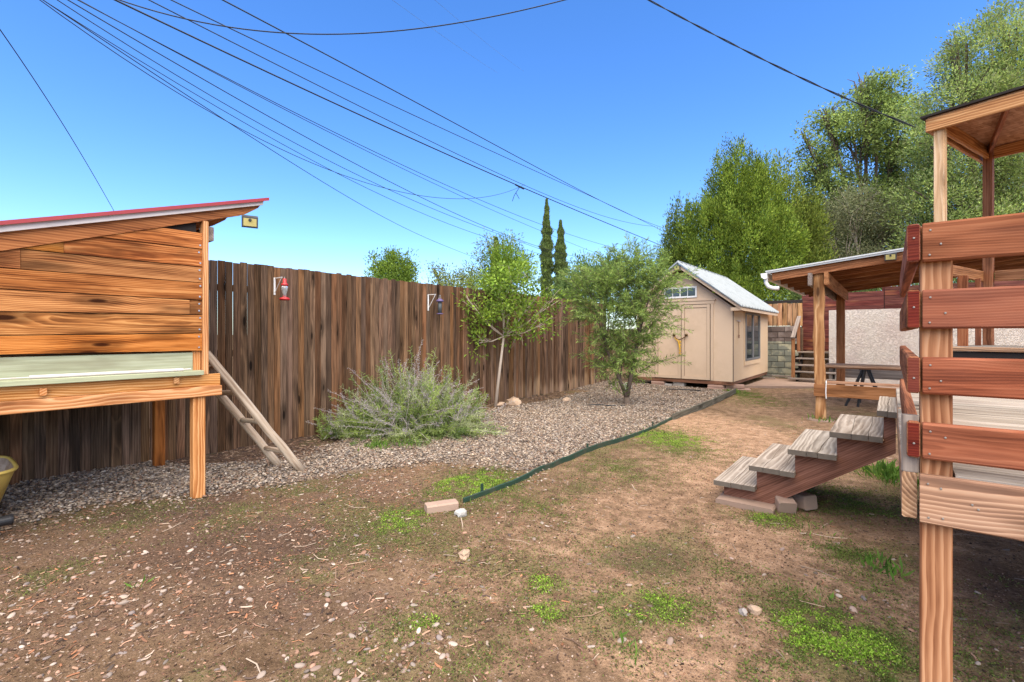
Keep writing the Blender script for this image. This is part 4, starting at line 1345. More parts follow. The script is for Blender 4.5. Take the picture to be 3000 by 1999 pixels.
for u in (1.1, 1.7, 2.3):
    board('rafter', (u, .0, 3.79), (u, 1.6, 3.79), .10, .036, M['gaz'], gz_, M=GM)
o = add('roof_underside', MB().box((-.09, -.07, 3.848), (2.6, 1.8, 3.860)).mesh('u', M['osb']), GM, gz_)
o = add('roof_cover', MB().box((-.14, -.11, 3.862), (2.65, 1.85, 3.885)).mesh('r', M['dark']), GM, gz_)
for i in range(12):
    board('platform_board', (-.1, -.05 + i * .142, 1.345), (2.4, -.05 + i * .142, 1.345), .138, .032, M['deckboard'], gz_, up=(0, 1, 0), M=GM)
board('platform_rim', (-.1, -.13, 1.345), (2.4, -.13, 1.345), .045, .03, M['beam'], gz_, M=GM)
board('platform_rim', (-.1, -.10, 1.25), (2.4, -.10, 1.25), .14, .04, M['dark'], gz_, M=GM)
board('platform_rim', (-.1, 1.62, 1.25), (2.4, 1.62, 1.25), .14, .04, M['gaz_brown'], gz_, M=GM)
for z in (2.23, 1.72):
    board('rail', (.05, 1.67, z), (2.4, 1.67, z), .13, .036, M['patio'], gz_, M=GM)
    board('rail', (-.05, .5, z), (-.05, 1.6, z), .13, .036, M['patio'], gz_, M=GM)
board('baluster', (.02, .62, 1.36), (.02, .62, 2.17), .09, .04, M['gaz_brown'], gz_, up=(1, 0, 0), M=GM)
board('baluster', (.02, 1.15, 1.36), (.02, 1.15, 2.17), .05, .04, M['rail'], gz_, up=(1, 0, 0), M=GM)
board('baluster', (.9, 1.67, 1.36), (.9, 1.67, 2.17), .09, .04, M['gaz_brown'], gz_, up=(1, 0, 0), M=GM)

# ------------------------------------------------------------------ small things on the ground
bk = paver('pale pink brick lying on the soil at the near end of the green edging', (-2.985, 2.80, hz(-2.98, 2.8) + .028), (.27, .11, .075), R(62), 'brick', 'loose bricks')
del bk['group']
bk['category'] = 'brick'


def rock(label, loc, s, mat, seed, cat='rock', group=None):
    r = np.random.default_rng(seed)
    import bmesh
    bm = bmesh.new()
    bmesh.ops.create_icosphere(bm, subdivisions=2, radius=1)
    fz = r.normal(size=(5, 3))
    for v in bm.verts:
        n = v.co.normalized()
        k_ = 1 + sum(.11 * math.sin(3.1 * (f_[0] * n.x + f_[1] * n.y + f_[2] * n.z) + i) for i, f_ in enumerate(fz))
        v.co = Vector((n.x * s[0] * k_, n.y * s[1] * k_, n.z * s[2] * k_))
    me = bpy.data.meshes.new('rock')
    bm.to_mesh(me)
    bm.free()
    me.materials.append(mat)
    o = add('rock', me, Matrix.Translation((loc[0], loc[1], hz(loc[0], loc[1]) + s[2] * .55)) @ Matrix.Rotation(seed * 1.3, 4, 'Z'))
    return tag(o, label, cat, group)


rk_w = plain('white rock', (.38, .37, .345), .8, var=.2, scale=25, bump=.3)
rk_t = plain('tan rock', (.42, .30, .21), .9, var=.25, scale=12, bump=.4)
rk_g = plain('grey rock', (.33, .29, .26), .85, var=.2, scale=15, bump=.3)
rock('small white rock beside the brick at the end of the green edging', (-2.79, 2.83), (.052, .038, .034), rk_w, 3)
rock('orange tan stone chip on the bare soil in front of the brick', (-2.25, 2.32), (.05, .035, .03), rk_t, 4)
rock('larger tan rock at the foot of the slender young tree', (-6.2, 7.85), (.17, .11, .10), rk_t, 5)
rock('small tan rock touching the trunk base of the slender young tree', (-6.36, 7.62), (.08, .07, .06), rk_t, 6)
rock('tan rock against the fence beyond the slender young tree', (-6.5, 8.3), (.13, .1, .09), rk_t, 7)
rock('reddish rock alone on the soil between the young tree and the bushy tree', (-5.55, 8.9), (.1, .08, .06), rk_t, 8)
rock('grey stone beside a tan block on the sandy path in front of the stairs', (-.62, 2.76), (.028, .02, .018), rk_g, 9)
rock('squarish tan stone on the sandy path in front of the stairs', (-.575, 2.80), (.033, .026, .026), rk_t, 10)
bag = MB()
rock('crumpled white bag on the ground behind the bushy tree trunk', (-5.45, 11.7), (.13, .10, .12), rk_w, 12, 'bag')
hose = MB().tube([(-4.85, 8.62, hz(-4.85, 8.62) + .02), (-4.7, 8.8, .05), (-4.45, 8.85, .045), (-4.3, 9.0, .05), (-4.1, 9.0, .03)], .018, 6).build('drip_hose', M['black'], None)
tag(hose, 'black hose piece lying on the gravel at the bushy tree', 'hose')
hose = MB().tube([(-4.55, 12.1, .09), (-4.25, 12.2, .095), (-3.95, 12.3, .09), (-3.75, 12.32, .09)], .016, 6).build('drip_hose', M['black'], None)
tag(hose, 'black hose piece lying on the gravel in front of the shed', 'hose')

# ------------------------------------------------------------------ foliage tools
def unit(a):
    return a / np.maximum(np.linalg.norm(a, axis=-1, keepdims=True), 1e-9)


def leaf_arrays(p, d, L, W, cols, curl=.15):
    """diamond leaves: base p, direction d (unit), length L, width W"""
    n = len(p)
    r = rng.normal(size=(n, 3))
    s = unit(np.cross(d, r))
    nn = np.cross(s, d)
    L, W = np.broadcast_to(L, n)[:, None], np.broadcast_to(W, n)[:, None]
    m = p + d * L * .45 + nn * L * curl
    v = np.stack([p, m + s * W * .5, p + d * L, m - s * W * .5], 1).reshape(-1, 3)
    f = np.arange(4 * n).reshape(-1, 4)
    return v, f, np.repeat(cols, 4, axis=0)


def palette(n, cols, var=.22, w=None):
    cols = np.array(cols)
    i = rng.choice(len(cols), n, p=w)
    return np.clip(cols[i] * (1 + rng.normal(size=(n, 1)) * var), .004, .9)


def join(parts):
    v = np.concatenate([q[0] for q in parts])
    c = np.concatenate([q[2] for q in parts])
    o, f = 0, []
    for q in parts:
        f.append(q[1] + o)
        o += len(q[0])
    return v, np.concatenate(f), c


def blob_points(blobs, n, shell=.45):
    vol = np.array([(b[3] * b[3] * b[4]) ** .8 for b in blobs])
    i = rng.choice(len(blobs), n, p=vol / vol.sum())
    B = np.array([b[:5] for b in blobs])[i]
    d = unit(rng.normal(size=(n, 3)))
    r = rng.random(n) ** shell
    return B[:, :3] + d * r[:, None] * B[:, [3, 3, 4]], d, i


def tree(name, label, cat, base, blobs, nclump, per, ll, lw, pal, spread, bark, r0, bias=(0, 0, .5), group=None, limbs=True, shell=.45, pw=None, twigs=0, fork=None, aspect=1.0, spikes=0):
    t = thing(name, label, cat, base, 0, group)
    B = Vector(base)
    cen = Vector(np.mean([b[:3] for b in blobs], axis=0))
    tk = MB()
    fk = Vector(fork) if fork else B.lerp(cen, .55)
    mid = B.lerp(fk, .5) + Vector((random.uniform(-.04, .04), random.uniform(-.04, .04), 0)) * (r0 * 10)
    tk.tube([B - Vector((0, 0, .1)), mid, fk], [r0 * 1.15, r0 * .9, r0 * .7], 8)
    if limbs:
        for b in blobs:
            c = Vector(b[:3])
            e = c + (c - fk) * .04
            h = fk.lerp(c, .5) + Vector((0, 0, -.06 * (c - fk).length))
            tk.tube([fk, h, c, e], [r0 * .5, r0 * .33, r0 * .16, r0 * .05], 6)
            for _ in range(twigs):
                dv = Vector(unit(rng.normal(size=3))) * b[3] * .95
                tk.tube([h.lerp(c, random.random()), c + dv * .5 + Vector((0, 0, .05)), c + dv], [r0 * .2, r0 * .13, r0 * .05], 4, False)
    tk.build('trunk', bark, t, True)
    c, d, bi = blob_points(blobs, nclump, shell)
    if spikes:
        # pointed leaders breaking the outline
        sc_, sd_, _ = blob_points(blobs, spikes * 5, .05)
        up_ = sd_[:, 2] > .15
        sc_, sd_ = sc_[up_][:spikes], sd_[up_][:spikes]
        hgt = .35 + .55 * rng.random(len(sc_))
        st_ = np.concatenate([sc_ + np.array([0, 0, 1.0]) * (hgt * q)[:, None] for q in np.linspace(0, 1, 7)])
        dd_ = np.concatenate([sd_ * .3] * 7)
        c, d = np.concatenate([c, st_]), np.concatenate([d, dd_])
        nbase = nclump
        nclump = len(c)
    cb = 1 + rng.normal(size=(nclump, 1)) * .32
    n = nclump * per
    ci = np.repeat(np.arange(nclump), per)
    off = rng.normal(size=(n, 3)) * spread * np.array([1, 1, aspect])
    if spikes:
        off[ci >= nbase] *= np.array([.42, .42, .8])
        keep_ = (ci < nbase) | (rng.random(n) < .22)
        off, ci = off[keep_], ci[keep_]
        n = len(ci)
    p = c[ci] + off
    dr = unit(unit(off) * .8 + d[ci] * .4 + np.array(bias) + rng.normal(size=(n, 3)) * .35)
    cols = palette(n, pal, .2, pw) * np.clip(cb[ci], .4, 1.7)
    L = ll * (.6 + .8 * rng.random(n))
    v, f, cc = leaf_arrays(p, dr, L, lw * (.7 + .6 * rng.random(n)), cols)
    add('crown', mesh_np('crown', v, f, M['leaf_far' if Vector(base).length > 16 else 'leaf'], False, cc), None, t)
    return t


YG = [(.20, .27, .045), (.14, .21, .038), (.26, .33, .065), (.10, .155, .032)]
tree('evergreen_tree', 'large bright yellow green conifer right behind the shed roof', 'tree', (-5.9, 24.6, .5),
     [(-5.89, 24.69, 5.85, 2.6, 2.3), (-5.98, 24.62, 8.0, 1.55, 1.75), (-6.02, 24.58, 9.5, .6, 1.15), (-4.99, 25.4, 8.2, .9, 1.35), (-7.37, 23.8, 6.5, 1.0, 1.3), (-7.04, 23.9, 4.59, 1.8, 1.46), (-4.75, 25.6, 5.01, 1.8, 2.09), (-5.89, 24.69, 3.4, 2.7, 1.6), (-5.5, 25.0, 7.0, 1.8, 1.3)],
     950, 125, .13, .042, YG, .16, M['bark_dark'], .22, (0, 0, .9), shell=.33, aspect=1.7, spikes=90)
tree('evergreen_tree', 'narrow dark conifer standing left of the bright conifer behind the shed', 'tree', (-8.5, 23.9, .3), [(-8.54, 23.86, 6.2, .5, 1.35), (-8.5, 23.9, 4.8, .75, 1.2), (-8.7, 23.8, 3.6, 1.0, 1.0)],
     330, 45, .15, .045, [(.14, .20, .05), (.10, .15, .042), (.20, .245, .07)], .15, M['bark_dark'], .1, (0, 0, .9), aspect=1.7, spikes=30)
tree('evergreen_tree', 'olive conifer with bare upper twigs right of the bright conifer', 'tree', (-3.9, 27.5, .5), [(-4.27, 27.25, 8.2, .75, 1.7), (-3.67, 27.73, 6.04, 1.31, 1.9), (-3.42, 27.93, 4.29, 1.4, 1.5), (-3.3, 28.0, 7.2, .6, 1.4)],
     520, 50, .16, .05, [(.18, .23, .05), (.14, .19, .045), (.24, .28, .065)], .17, M['bark_dark'], .14, (0, 0, .8), aspect=1.6, twigs=5, spikes=40)
tree('elm_tree', 'tall open grey green elm with visible limbs beyond the patio cover', 'tree', (-.7, 33.8, .5),
     [(-1.73, 33.1, 12.99, 1.9, 1.8), (-.58, 34.02, 14.5, 1.9, 1.4), (-3.27, 31.88, 11.27, 1.3, 1.3), (-2.88, 32.19, 13.9, .8, .8), (.19, 34.63, 12.25, 1.9, 2.4), (-2.88, 32.19, 9.06, 1.7, 1.7), (-1.15, 33.56, 8.57, 2.3, 2.3), (.77, 35.09, 9.8, 1.7, 2.6), (-3.46, 31.73, 6.61, 1.3, 1.3), (-1.34, 33.41, 15.5, .9, .6), (-1.73, 33.1, 6.36, 2.4, 1.4), (-3.9, 31.4, 12.6, .5, .4)],
     640, 105, .13, .085, [(.25, .32, .10), (.18, .24, .08), (.33, .41, .13), (.12, .165, .06)], .21, M['bark'], .26, (0, 0, .1), twigs=9, fork=(-.9, 33.6, 5.5))
tree('juniper_tree', 'huge dark grey green juniper rising behind the roofed platform', 'tree', (2.9, 29.2, .5),
     [(3.44, 29.55, 13.68, 2.0, 1.7), (2.54, 28.83, 11.39, 2.0, 1.7), (4.34, 30.26, 15.0, 1.15, 1.2), (4.49, 30.38, 11.96, 1.8, 2.29), (1.65, 28.12, 9.7, 1.2, 1.5), (2.84, 29.07, 8.53, 2.2, 2.1), (4.49, 30.38, 8.14, 2.1, 2.29), (1.5, 28.0, 7.19, 1.5, 1.72), (3.29, 29.43, 5.85, 2.6, 1.72), (1.2, 27.77, 5.3, 1.3, 1.15), (4.79, 30.61, 4.71, 2.29, 1.72), (2.24, 28.6, 13.9, .7, .8), (6.5, 32, 9, 2.5, 4)],
     1300, 125, .13, .045, [(.25, .33, .105), (.18, .25, .085), (.35, .43, .14), (.28, .31, .15)], .22, M['bark'], .34, (0, 0, .35), shell=.36, twigs=4)
tree('mesquite_tree', 'low scraggly grey olive tree with bare twigs above the patio roof', 'tree', (-1.1, 29.9, .5),
     [(-1.54, 29.43, 7.6, 1.4, 1.2), (-.17, 30.51, 6.91, 1.6, 1.2), (-2.56, 28.61, 6.5, 1.0, 1.2), (.51, 31.05, 5.38, 1.31, .9), (-1.88, 29.15, 4.95, 1.7, .9)],
     400, 70, .12, .042, [(.20, .22, .12), (.26, .26, .15), (.15, .17, .09)], .24, M['bark_pale'], .16, (0, 0, 0), twigs=12)
tree('round_bush', 'round bright green bush topping the fence left of the olive trees', 'bush', (-15.5, 12, 0),
     [(-15.49, 11.96, 4.0, .8, .6), (-15.5, 11.96, 4.5, .42, .25), (-15.85, 11.7, 3.9, .5, .4), (-15.1, 12.25, 3.9, .5, .4), (-15.49, 11.96, 3.2, 1.05, .6), (-16.1, 11.5, 4.5, .14, .2), (-14.97, 12.35, 4.45, .16, .22)],
     330, 42, .09, .045, [(.19, .28, .055), (.25, .35, .075), (.13, .20, .045)], .11, M['bark'], .06, (0, 0, .5))
tree('olive_tree', 'low olive green tree with bare twigs showing over the fence', 'tree', (-12.0, 12.1, 0),
     [(-12.34, 11.91, 3.4, .7, .4), (-11.68, 12.43, 3.48, .6, .45), (-12.71, 11.62, 3.8, .3, .3), (-11.98, 12.19, 3.05, 1.2, .45)],
     200, 24, .085, .035, [(.20, .24, .075), (.15, .18, .06), (.26, .30, .09)], .12, M['bark_dark'], .06, (0, 0, .3), twigs=9)
tree('thin_tree', 'thin dark limbed tree with sparse leaves over the fence beside the cypresses', 'tree', (-11.5, 13.8, 0),
     [(-11.85, 13.57, 4.9, .42, .36), (-11.34, 13.98, 4.95, .4, .5), (-12.11, 13.37, 4.41, .33, .41), (-11.15, 14.13, 4.25, .45, .45), (-11.53, 13.83, 4.0, .7, .6)],
     110, 18, .10, .04, [(.18, .23, .08), (.14, .18, .07), (.24, .30, .10)], .13, M['bark_dark'], .05, (0, 0, .1), twigs=9)
tree('tall_bush', 'leafy shrub growing behind the fence between the cypresses and the bushy tree', 'bush', (-7.6, 13.2, 0),
     [(-7.69, 13.05, 3.0, .6, .55), (-7.2, 13.56, 3.15, .6, .6), (-8.01, 12.79, 2.5, .6, .55), (-7.6, 13.22, 3.55, .3, .3), (-6.95, 13.98, 3.4, .45, .5)],
     300, 40, .10, .035, [(.13, .20, .065), (.10, .155, .055), (.18, .25, .085)], .13, M['bark_dark'], .05, (0, 0, .5))
tree('tall_bush', 'bright lime green shrub behind the fence above the young tree', 'bush', (-7.4, 9.1, 0),
     [(-7.3, 9.0, 3.2, .5, .5), (-7.1, 9.4, 2.9, .3, .42), (-7.5, 8.77, 2.7, .5, .35)],
     210, 40, .065, .02, [(.17, .26, .035), (.13, .21, .03), (.21, .30, .05)], .11, M['bark'], .03, (0, 0, .6))


tree('tall_bush', 'dark leafy bush behind the dark red board fence', 'bush', (-.6, 21.5, .9),
     [(-.6, 21.5, 2.6, 1.4, 1.0), (.9, 21.8, 2.6, 1.4, 1.0), (-2.0, 21.6, 2.7, 1.2, 1.1), (2.3, 22, 2.7, 1.4, 1.1), (4, 22.5, 2.8, 1.6, 1.2)],
     700, 60, .10, .045, [(.12, .17, .06), (.085, .125, .045), (.17, .22, .075)], .18, M['bark_dark'], .07, (0, 0, .4))


def cypress(label, x, y, z1, w, seed):
    t = thing('cypress_tree', label, 'tree', (x, y, 0), 0, 'slim cypresses beyond the fence')
    MB().tube([(x, y, -.1), (x, y, z1 * .9)], [.12, .03], 6).build('trunk', M['bark_dark'], t)
    n = 22000
    u = rng.random(n) ** .8
    z = .6 + u * (z1 - .6)
    prof = np.clip(np.minimum((1 - u) * 3.2, 1), 0, 1) ** .8 * (.8 + .2 * (1 - u)) * (1 + .12 * np.sin(z * 5 + seed) + .1 * np.sin(z * 11))
    th = rng.random(n) * 6.283
    rr = w / 2 * prof * (.5 + .6 * rng.random(n) ** 1.3) * (1 + .2 * np.sin(th * 3 + z * 3)) * (1 + .18 * np.sin(z * 7.3 + th * 2))
    p = np.stack([x + rr * np.cos(th), y + rr * np.sin(th), z], -1)
    d = unit(np.stack([np.cos(th) * .35, np.sin(th) * .35, np.full(n, 1.0)], -1) + rng.normal(size=(n, 3)) * .2)
    v, f, c = leaf_arrays(p, d, .16, .05, palette(n, [(.16, .225, .075), (.115, .17, .06), (.21, .27, .09)], .35))
    add('crown', mesh_np('crown', v, f, M['leaf_far'], False, c), None, t)


cypress('taller of the two slim cypresses rising above the fence', -19.22, 28.16, 11.0, .86, 1)
cypress('shorter of the two slim cypresses rising above the fence', -18.44, 28.77, 9.5, .92, 2)
cypress('dark cypress column half hidden behind the thin dark limbed tree', -15.55, 18.3, 6.25, .55, 3)

# slender young tree
tree('young_tree', 'slender young tree with a pale trunk and lime green leaves against the fence', 'tree', (-6.42, 7.52, 0),
     [(-6.25, 7.62, 2.11, .6, .34), (-6.5, 7.25, 1.8, .42, .3), (-5.8, 8.0, 2.2, .5, .32), (-6.3, 7.6, 2.55, .6, .32), (-6.05, 7.85, 2.8, .5, .30), (-6.0, 7.81, 1.55, .42, .24), (-6.55, 7.2, 1.32, .26, .26), (-5.6, 8.1, 1.7, .3, .24), (-6.62, 6.95, 2.16, .28, .18), (-5.45, 8.3, 2.25, .28, .2)],
     270, 16, .078, .038, [(.24, .34, .055), (.18, .27, .05), (.30, .41, .08), (.13, .205, .04)], .075, M['bark_pale'], .033, (0, 0, .2), fork=(-6.3, 7.66, 1.45), twigs=5, shell=.5)

# bushy narrow-leaved tree: long shoots carrying paired leaves
wt = thing('bushy_tree', 'bushy several stemmed tree with narrow green leaves in front of the shed', 'tree', (-4.34, 9.32, 0))
WBL = [(-4.36, 9.35, 2.57, .62, .5), (-4.63, 9.12, 2.0, .6, .5), (-4.1, 9.55, 2.0, .5, .5), (-4.4, 9.3, 1.35, .5, .5), (-4.98, 8.9, 2.35, .36, .34), (-4.16, 9.49, 2.95, .32, .34), (-3.9, 9.72, 2.6, .34, .34), (-4.5, 9.2, .85, .36, .34), (-4.75, 9.1, 2.75, .4, .3)]
tk = MB()
fk = Vector((-4.34, 9.32, .18))
tk.tube([(-4.33, 9.32, -.12), (-4.34, 9.32, .02), fk], [.085, .07, .06], 9)
for b in WBL:
    c = Vector(b[:3])
    st_ = (Vector((-4.26, 9.38, .7)), Vector((-4.14, 9.5, 1.5))) if c.x > -4.4 else (Vector((-4.45, 9.25, .5)), Vector((-4.7, 9.1, 1.2)))
    s0 = st_[1] if c.z > 1.9 else st_[0]
    h = s0.lerp(c, .5) + Vector((0, 0, .05))
    tk.tube([s0, h, c, c + (c - h) * .4], [.02, .016, .010, .004], 5)
tk.tube([fk, (-4.26, 9.38, .7), (-4.14, 9.5, 1.5), (-4.12, 9.52, 2.4)], [.05, .042, .03, .015], 8)
tk.tube([fk, (-4.45, 9.25, .5), (-4.7, 9.1, 1.2), (-4.8, 9.05, 2.0)], [.045, .036, .026, .012], 8)
tk.build('trunk', M['bark'], wt, True)


def shoots(blobs, n, slen, nl, ll, lw, pal, bend=.25, up=.5, extra=()):
    parts, stems = [], MB()
    c, d, _ = blob_points(blobs, n, .6)
    lst = [(c[i], unit(d[i] * .9 + np.array([0, 0, up]) + rng.normal(size=3) * .3), slen * (.6 + .7 * rng.random())) for i in range(n)]
    lst += [(np.array(a), unit(np.array(b)), l) for a, b, l in extra]
    P, D, C, LL = [], [], [], []
    for a, dv, sl in lst:
        m = max(6, int(nl * sl / slen))
        t = np.linspace(.02, 1, m)
        side = unit(np.cross(dv, rng.normal(size=3)))
        bd = unit(np.array([dv[0], dv[1], -.5]) + 1e-3) * bend * sl
        pts = a + dv * sl * t[:, None] + bd * (t[:, None] ** 2)
        tang = unit(np.gradient(pts, axis=0))
        tw = np.cos(t * 9)[:, None] * side + np.sin(t * 9)[:, None] * np.cross(dv, side)
        tone = .8 + .45 * rng.random()
        for sg in (1, -1):
            P.append(pts)
            D.append(unit(tang * .75 + tw * sg * .8 + rng.normal(size=(m, 3)) * .15 + np.array([0, 0, -.1])))
            C.append(palette(m, pal, .15) * tone)
            LL.append(ll * (1.1 - .5 * t) * (.8 + .4 * rng.random(m)))
        stems.tube([Vector(pts[0]), Vector(pts[m // 2]), Vector(pts[-1])], [.006, .004, .002], 3, False)
    return leaf_arrays(np.concatenate(P), np.concatenate(D), np.concatenate(LL), lw, np.concatenate(C), .05), stems


WP = [(.25, .345, .095), (.19, .27, .08), (.33, .43, .125), (.14, .20, .06)]
xtra = [((-4.1, 9.5, .9), (.75, .35, .12), .75), ((-4.1, 9.52, .75), (.65, .3, .5), .8), ((-4.05, 9.55, 1.3), (.55, .3, .85), .8), ((-4.0, 9.6, 1.6), (.5, .3, .9), .75), ((-3.95, 9.6, 2.2), (.8, .35, .45), .7), ((-4.3, 9.4, .5), (.5, .2, .8), .6), ((-4.42, 9.2, .25), (-.35, -.2, .8), .5), ((-4.36, 9.28, .2), (.1, -.2, .9), .4), ((-4.1, 9.5, 2.9), (.1, .1, 1), .65), ((-4.3, 9.4, 2.9), (-.2, 0, 1), .55), ((-3.95, 9.6, 2.8), (.35, .2, 1), .5)]
(v, f, c), stm = shoots(WBL, 560, .46, 20, .135, .017, WP, .3, .45, xtra)
add('crown', mesh_np('crown', v, f, M['leaf'], False, c), None, wt)
stm.build('twigs', M['bark'], wt)

# russian sage: grey-lilac wands over a feathery green base
sg = thing('sage_shrub', 'sprawling grey lilac sage shrub spilling from the fence over the gravel', 'shrub', (-5.7, 4.6, 0))
P, D, C, LL, WW = [], [], [], [], []
stems = MB()
SB = [(-5.72, 4.62, 0, 1.0, .70), (-5.45, 4.9, 0, .85, .62), (-5.95, 4.4, 0, .7, .46), (-6.25, 4.08, 0, .5, .28), (-5.22, 5.08, 0, .6, .46), (-5.85, 4.85, 0, .8, .90), (-5.7, 4.55, 0, .8, .36), (-5.45, 4.7, 0, .8, .32)]
for b, cnt in zip(SB, (150, 130, 80, 70, 90, 50, 130, 90)):
    for i in range(cnt):
        a = rng.random() * 6.283
        el = R(rng.uniform(8, 80))
        ln = b[4] * (1.0 + .55 * rng.random()) * (.75 + .4 * math.sin(el))
        dv = np.array([math.cos(a) * math.cos(el), math.sin(a) * math.cos(el), math.sin(el)])
        st0 = np.array([b[0] + rng.normal() * .17, b[1] + rng.normal() * .17, .02])
        if st0[0] + dv[0] * ln < -6.66:
            dv[0] = abs(dv[0]) * .3
            dv = unit(dv)
        m = 34
        t = np.linspace(.04, 1, m)
        bd = np.array([dv[0], dv[1], -.55]) * .30 * ln * math.cos(el) + rng.normal(size=3) * .04
        pts = st0 + dv * ln * t[:, None] + bd * t[:, None] ** 2 + np.stack([np.sin(t * 17 + i) * .008, np.cos(t * 13 + i) * .008, 0 * t], -1)
        pts[:, 2] = np.maximum(pts[:, 2], .015)
        stems.tube([Vector(q) for q in pts[::8]] + [Vector(pts[-1])], [.0045, .004, .0035, .003, .002, .0015], 3, False)
        tang = unit(np.gradient(pts, axis=0))
        bloom = rng.random() < .5 and el > R(25)
        g = palette(1, [(.34, .43, .13), (.26, .34, .105), (.38, .43, .22), (.17, .24, .08)], .15)[0]
        for rep in range(4):
            hi = t > (.58 if bloom else 2)
            r3 = unit(rng.normal(size=(m, 3)))
            dd = unit(tang * .6 + r3 * .9)
            cc = np.where(hi[:, None], palette(m, [(.46, .40, .43), (.42, .38, .38), (.36, .31, .40), (.48, .45, .40), (.34, .36, .25)], .15), g * (1 + rng.normal(size=(m, 1)) * .22))
            P.append(pts + rng.normal(size=(m, 3)) * .008)
            D.append(dd)
            C.append(np.clip(cc, .01, .9))
            LL.append(np.where(hi, .022 + .02 * rng.random(m), .04 + .05 * rng.random(m)))
            WW.append(np.where(hi, .007, .0095))
v, f, c = leaf_arrays(np.concatenate(P), np.concatenate(D), np.concatenate(LL), np.concatenate(WW), np.concatenate(C), .05)
add('foliage', mesh_np('foliage', v, f, M['leaf'], False, c), None, sg)
for i in range(120):
    a, el, ln = rng.random() * 6.283, R(rng.uniform(22, 78)), rng.uniform(.6, 1.2)
    dv = np.array([abs(math.cos(a)) * math.cos(el) * (1 if rng.random() < .8 else -.5), math.sin(a) * math.cos(el) + .15, math.sin(el)])
    s0 = np.array([-5.68 + rng.normal() * .22, 4.65 + rng.normal() * .28, .15])
    bw_ = rng.normal(size=3) * .10
    q = [s0 + dv * ln * t_ + (np.array([0, 0, -.30]) + bw_) * t_ * t_ + rng.normal(size=3) * .014 for t_ in np.linspace(0, 1, 6)]
    stems.tube([Vector(w_) for w_ in q], [.0045, .004, .004, .0035, .003, .002], 3, False)
stems.build('stems', plain('grey sage stem', (.36, .31, .29), .9), sg)

# ------------------------------------------------------------------ pebbles, litter, weeds
def ico(sub):
    import bmesh
    bm = bmesh.new()
    bmesh.ops.create_icosphere(bm, subdivisions=sub, radius=1)
    v = np.array([q.co[:] for q in bm.verts])
    f = np.array([[w.index for w in q.verts] for q in bm.faces])
    bm.free()
    return v, f


PEB = [(.24, .185, .14), (.18, .14, .11), (.30, .24, .19), (.135, .108, .09), (.21, .135, .095), (.40, .34, .28), (.19, .165, .145), (.09, .068, .055), (.27, .20, .14), (.34, .27, .20)]


def pebbles(name, x, y, r, sub=1, sink=.3, pal=PEB, w=None, lift=None):
    bv, bf = ico(sub)
    n = len(x)
    k_ = len(bv)
    s = np.stack([r * (.9 + .75 * rng.random(n)), r * (.6 + .4 * rng.random(n)), r * (.34 + .28 * rng.random(n))], -1)
    lump = 1 + .16 * rng.normal(size=(n, k_, 1))
    if sub > 1:
        ph = rng.random((n, 1, 3)) * 6.28
        lump = 1 + .14 * np.sin(2.2 * bv[None] + ph).sum(-1, keepdims=True) * .6
    v = bv[None] * s[:, None, :] * lump
    a = rng.random(n) * 6.283
    tl = rng.normal(size=n) * .28
    ca, sa = np.cos(a)[:, None], np.sin(a)[:, None]
    ct, st_ = np.cos(tl)[:, None], np.sin(tl)[:, None]
    X, Z = v[..., 0] * ct - v[..., 2] * st_, v[..., 0] * st_ + v[..., 2] * ct
    X, Yv = X * ca - v[..., 1] * sa, X * sa + v[..., 1] * ca
    zc = height(x, y) + s[:, 2] * (1 - 2 * sink) + (lift if lift is not None else 0)
    v = np.stack([X + x[:, None], Yv + y[:, None], Z + zc[:, None]], -1).reshape(-1, 3)
    f = (bf[None] + (np.arange(n) * k_)[:, None, None]).reshape(-1, 3)
    cols = np.repeat(palette(n, pal, .2, w), k_, axis=0)
    return stuff(name, mesh_np(name, v, f, M['pebble'], True, cols))


def rand_xy(n, x0, x1, y0, y1):
    return x0 + (x1 - x0) * rng.random(n), y0 + (y1 - y0) * rng.random(n)


def inview(x, y, mg=1.15):
    dep = -math.sin(R(38.45)) * x + math.cos(R(38.45)) * y
    lat = math.cos(R(38.45)) * x + math.sin(R(38.45)) * y
    return (dep > 1.2) & (np.abs(lat) < dep * 1.0695 * mg + .3)


# the gravel bed: close set near the camera, larger drawn stones thinning with distance
x, y = rand_xy(190000, -6.78, -2.95, -.4, 13.1)
gm = gravel_mask(x, y)
dep = np.hypot(x, y)
keep = (rng.random(len(x)) < gm ** 1.5 * np.clip(.25 + 2.4 * (fbm(x * 2.3, y * 2.3, 17) - .22), .2, 1) * np.clip(1.25 - .055 * dep, .35, 1)) & inview(x, y)
x, y = x[keep][:80000], y[keep][:80000]
r = (.0092 + .0085 * rng.random(len(x)) ** 2.5) * (1 + .02 * np.hypot(x, y))
pebbles('gravel', x, y, r, 1, .25, lift=rng.random(len(x)) * .012)
# scattered pebbles in the soil
x, y = rand_xy(38000, -5.6, 1.2, .15, 9.5)
left = np.clip((-x - 1.3) / 1.8, 0, 1) * np.clip((4.6 - y) / 1.6, 0, 1)
near_g = np.clip(1 + poly_sd(x, y, GRAVEL) / 1.1, 0, 1) ** 2 * ((y < 4.4) | (x < -3.0))
pr = .02 + .38 * left * (.35 + fbm(x * 1.6, y * 1.6, 21)) * .6 + .8 * near_g
pr = np.where((x > -2.95) & (y > 4.2), .03, pr)
keep = (rng.random(len(x)) < pr) & inview(x, y) & (gravel_mask(x, y) < .6)
x, y = x[keep], y[keep]
r = .004 + .012 * rng.random(len(x)) ** 3.5
pebbles('scattered_pebbles', x, y, r, 2, .42, [(.22, .155, .115), (.17, .12, .09), (.28, .21, .165), (.14, .105, .085), (.22, .13, .085), (.34, .28, .23), (.20, .165, .14)])
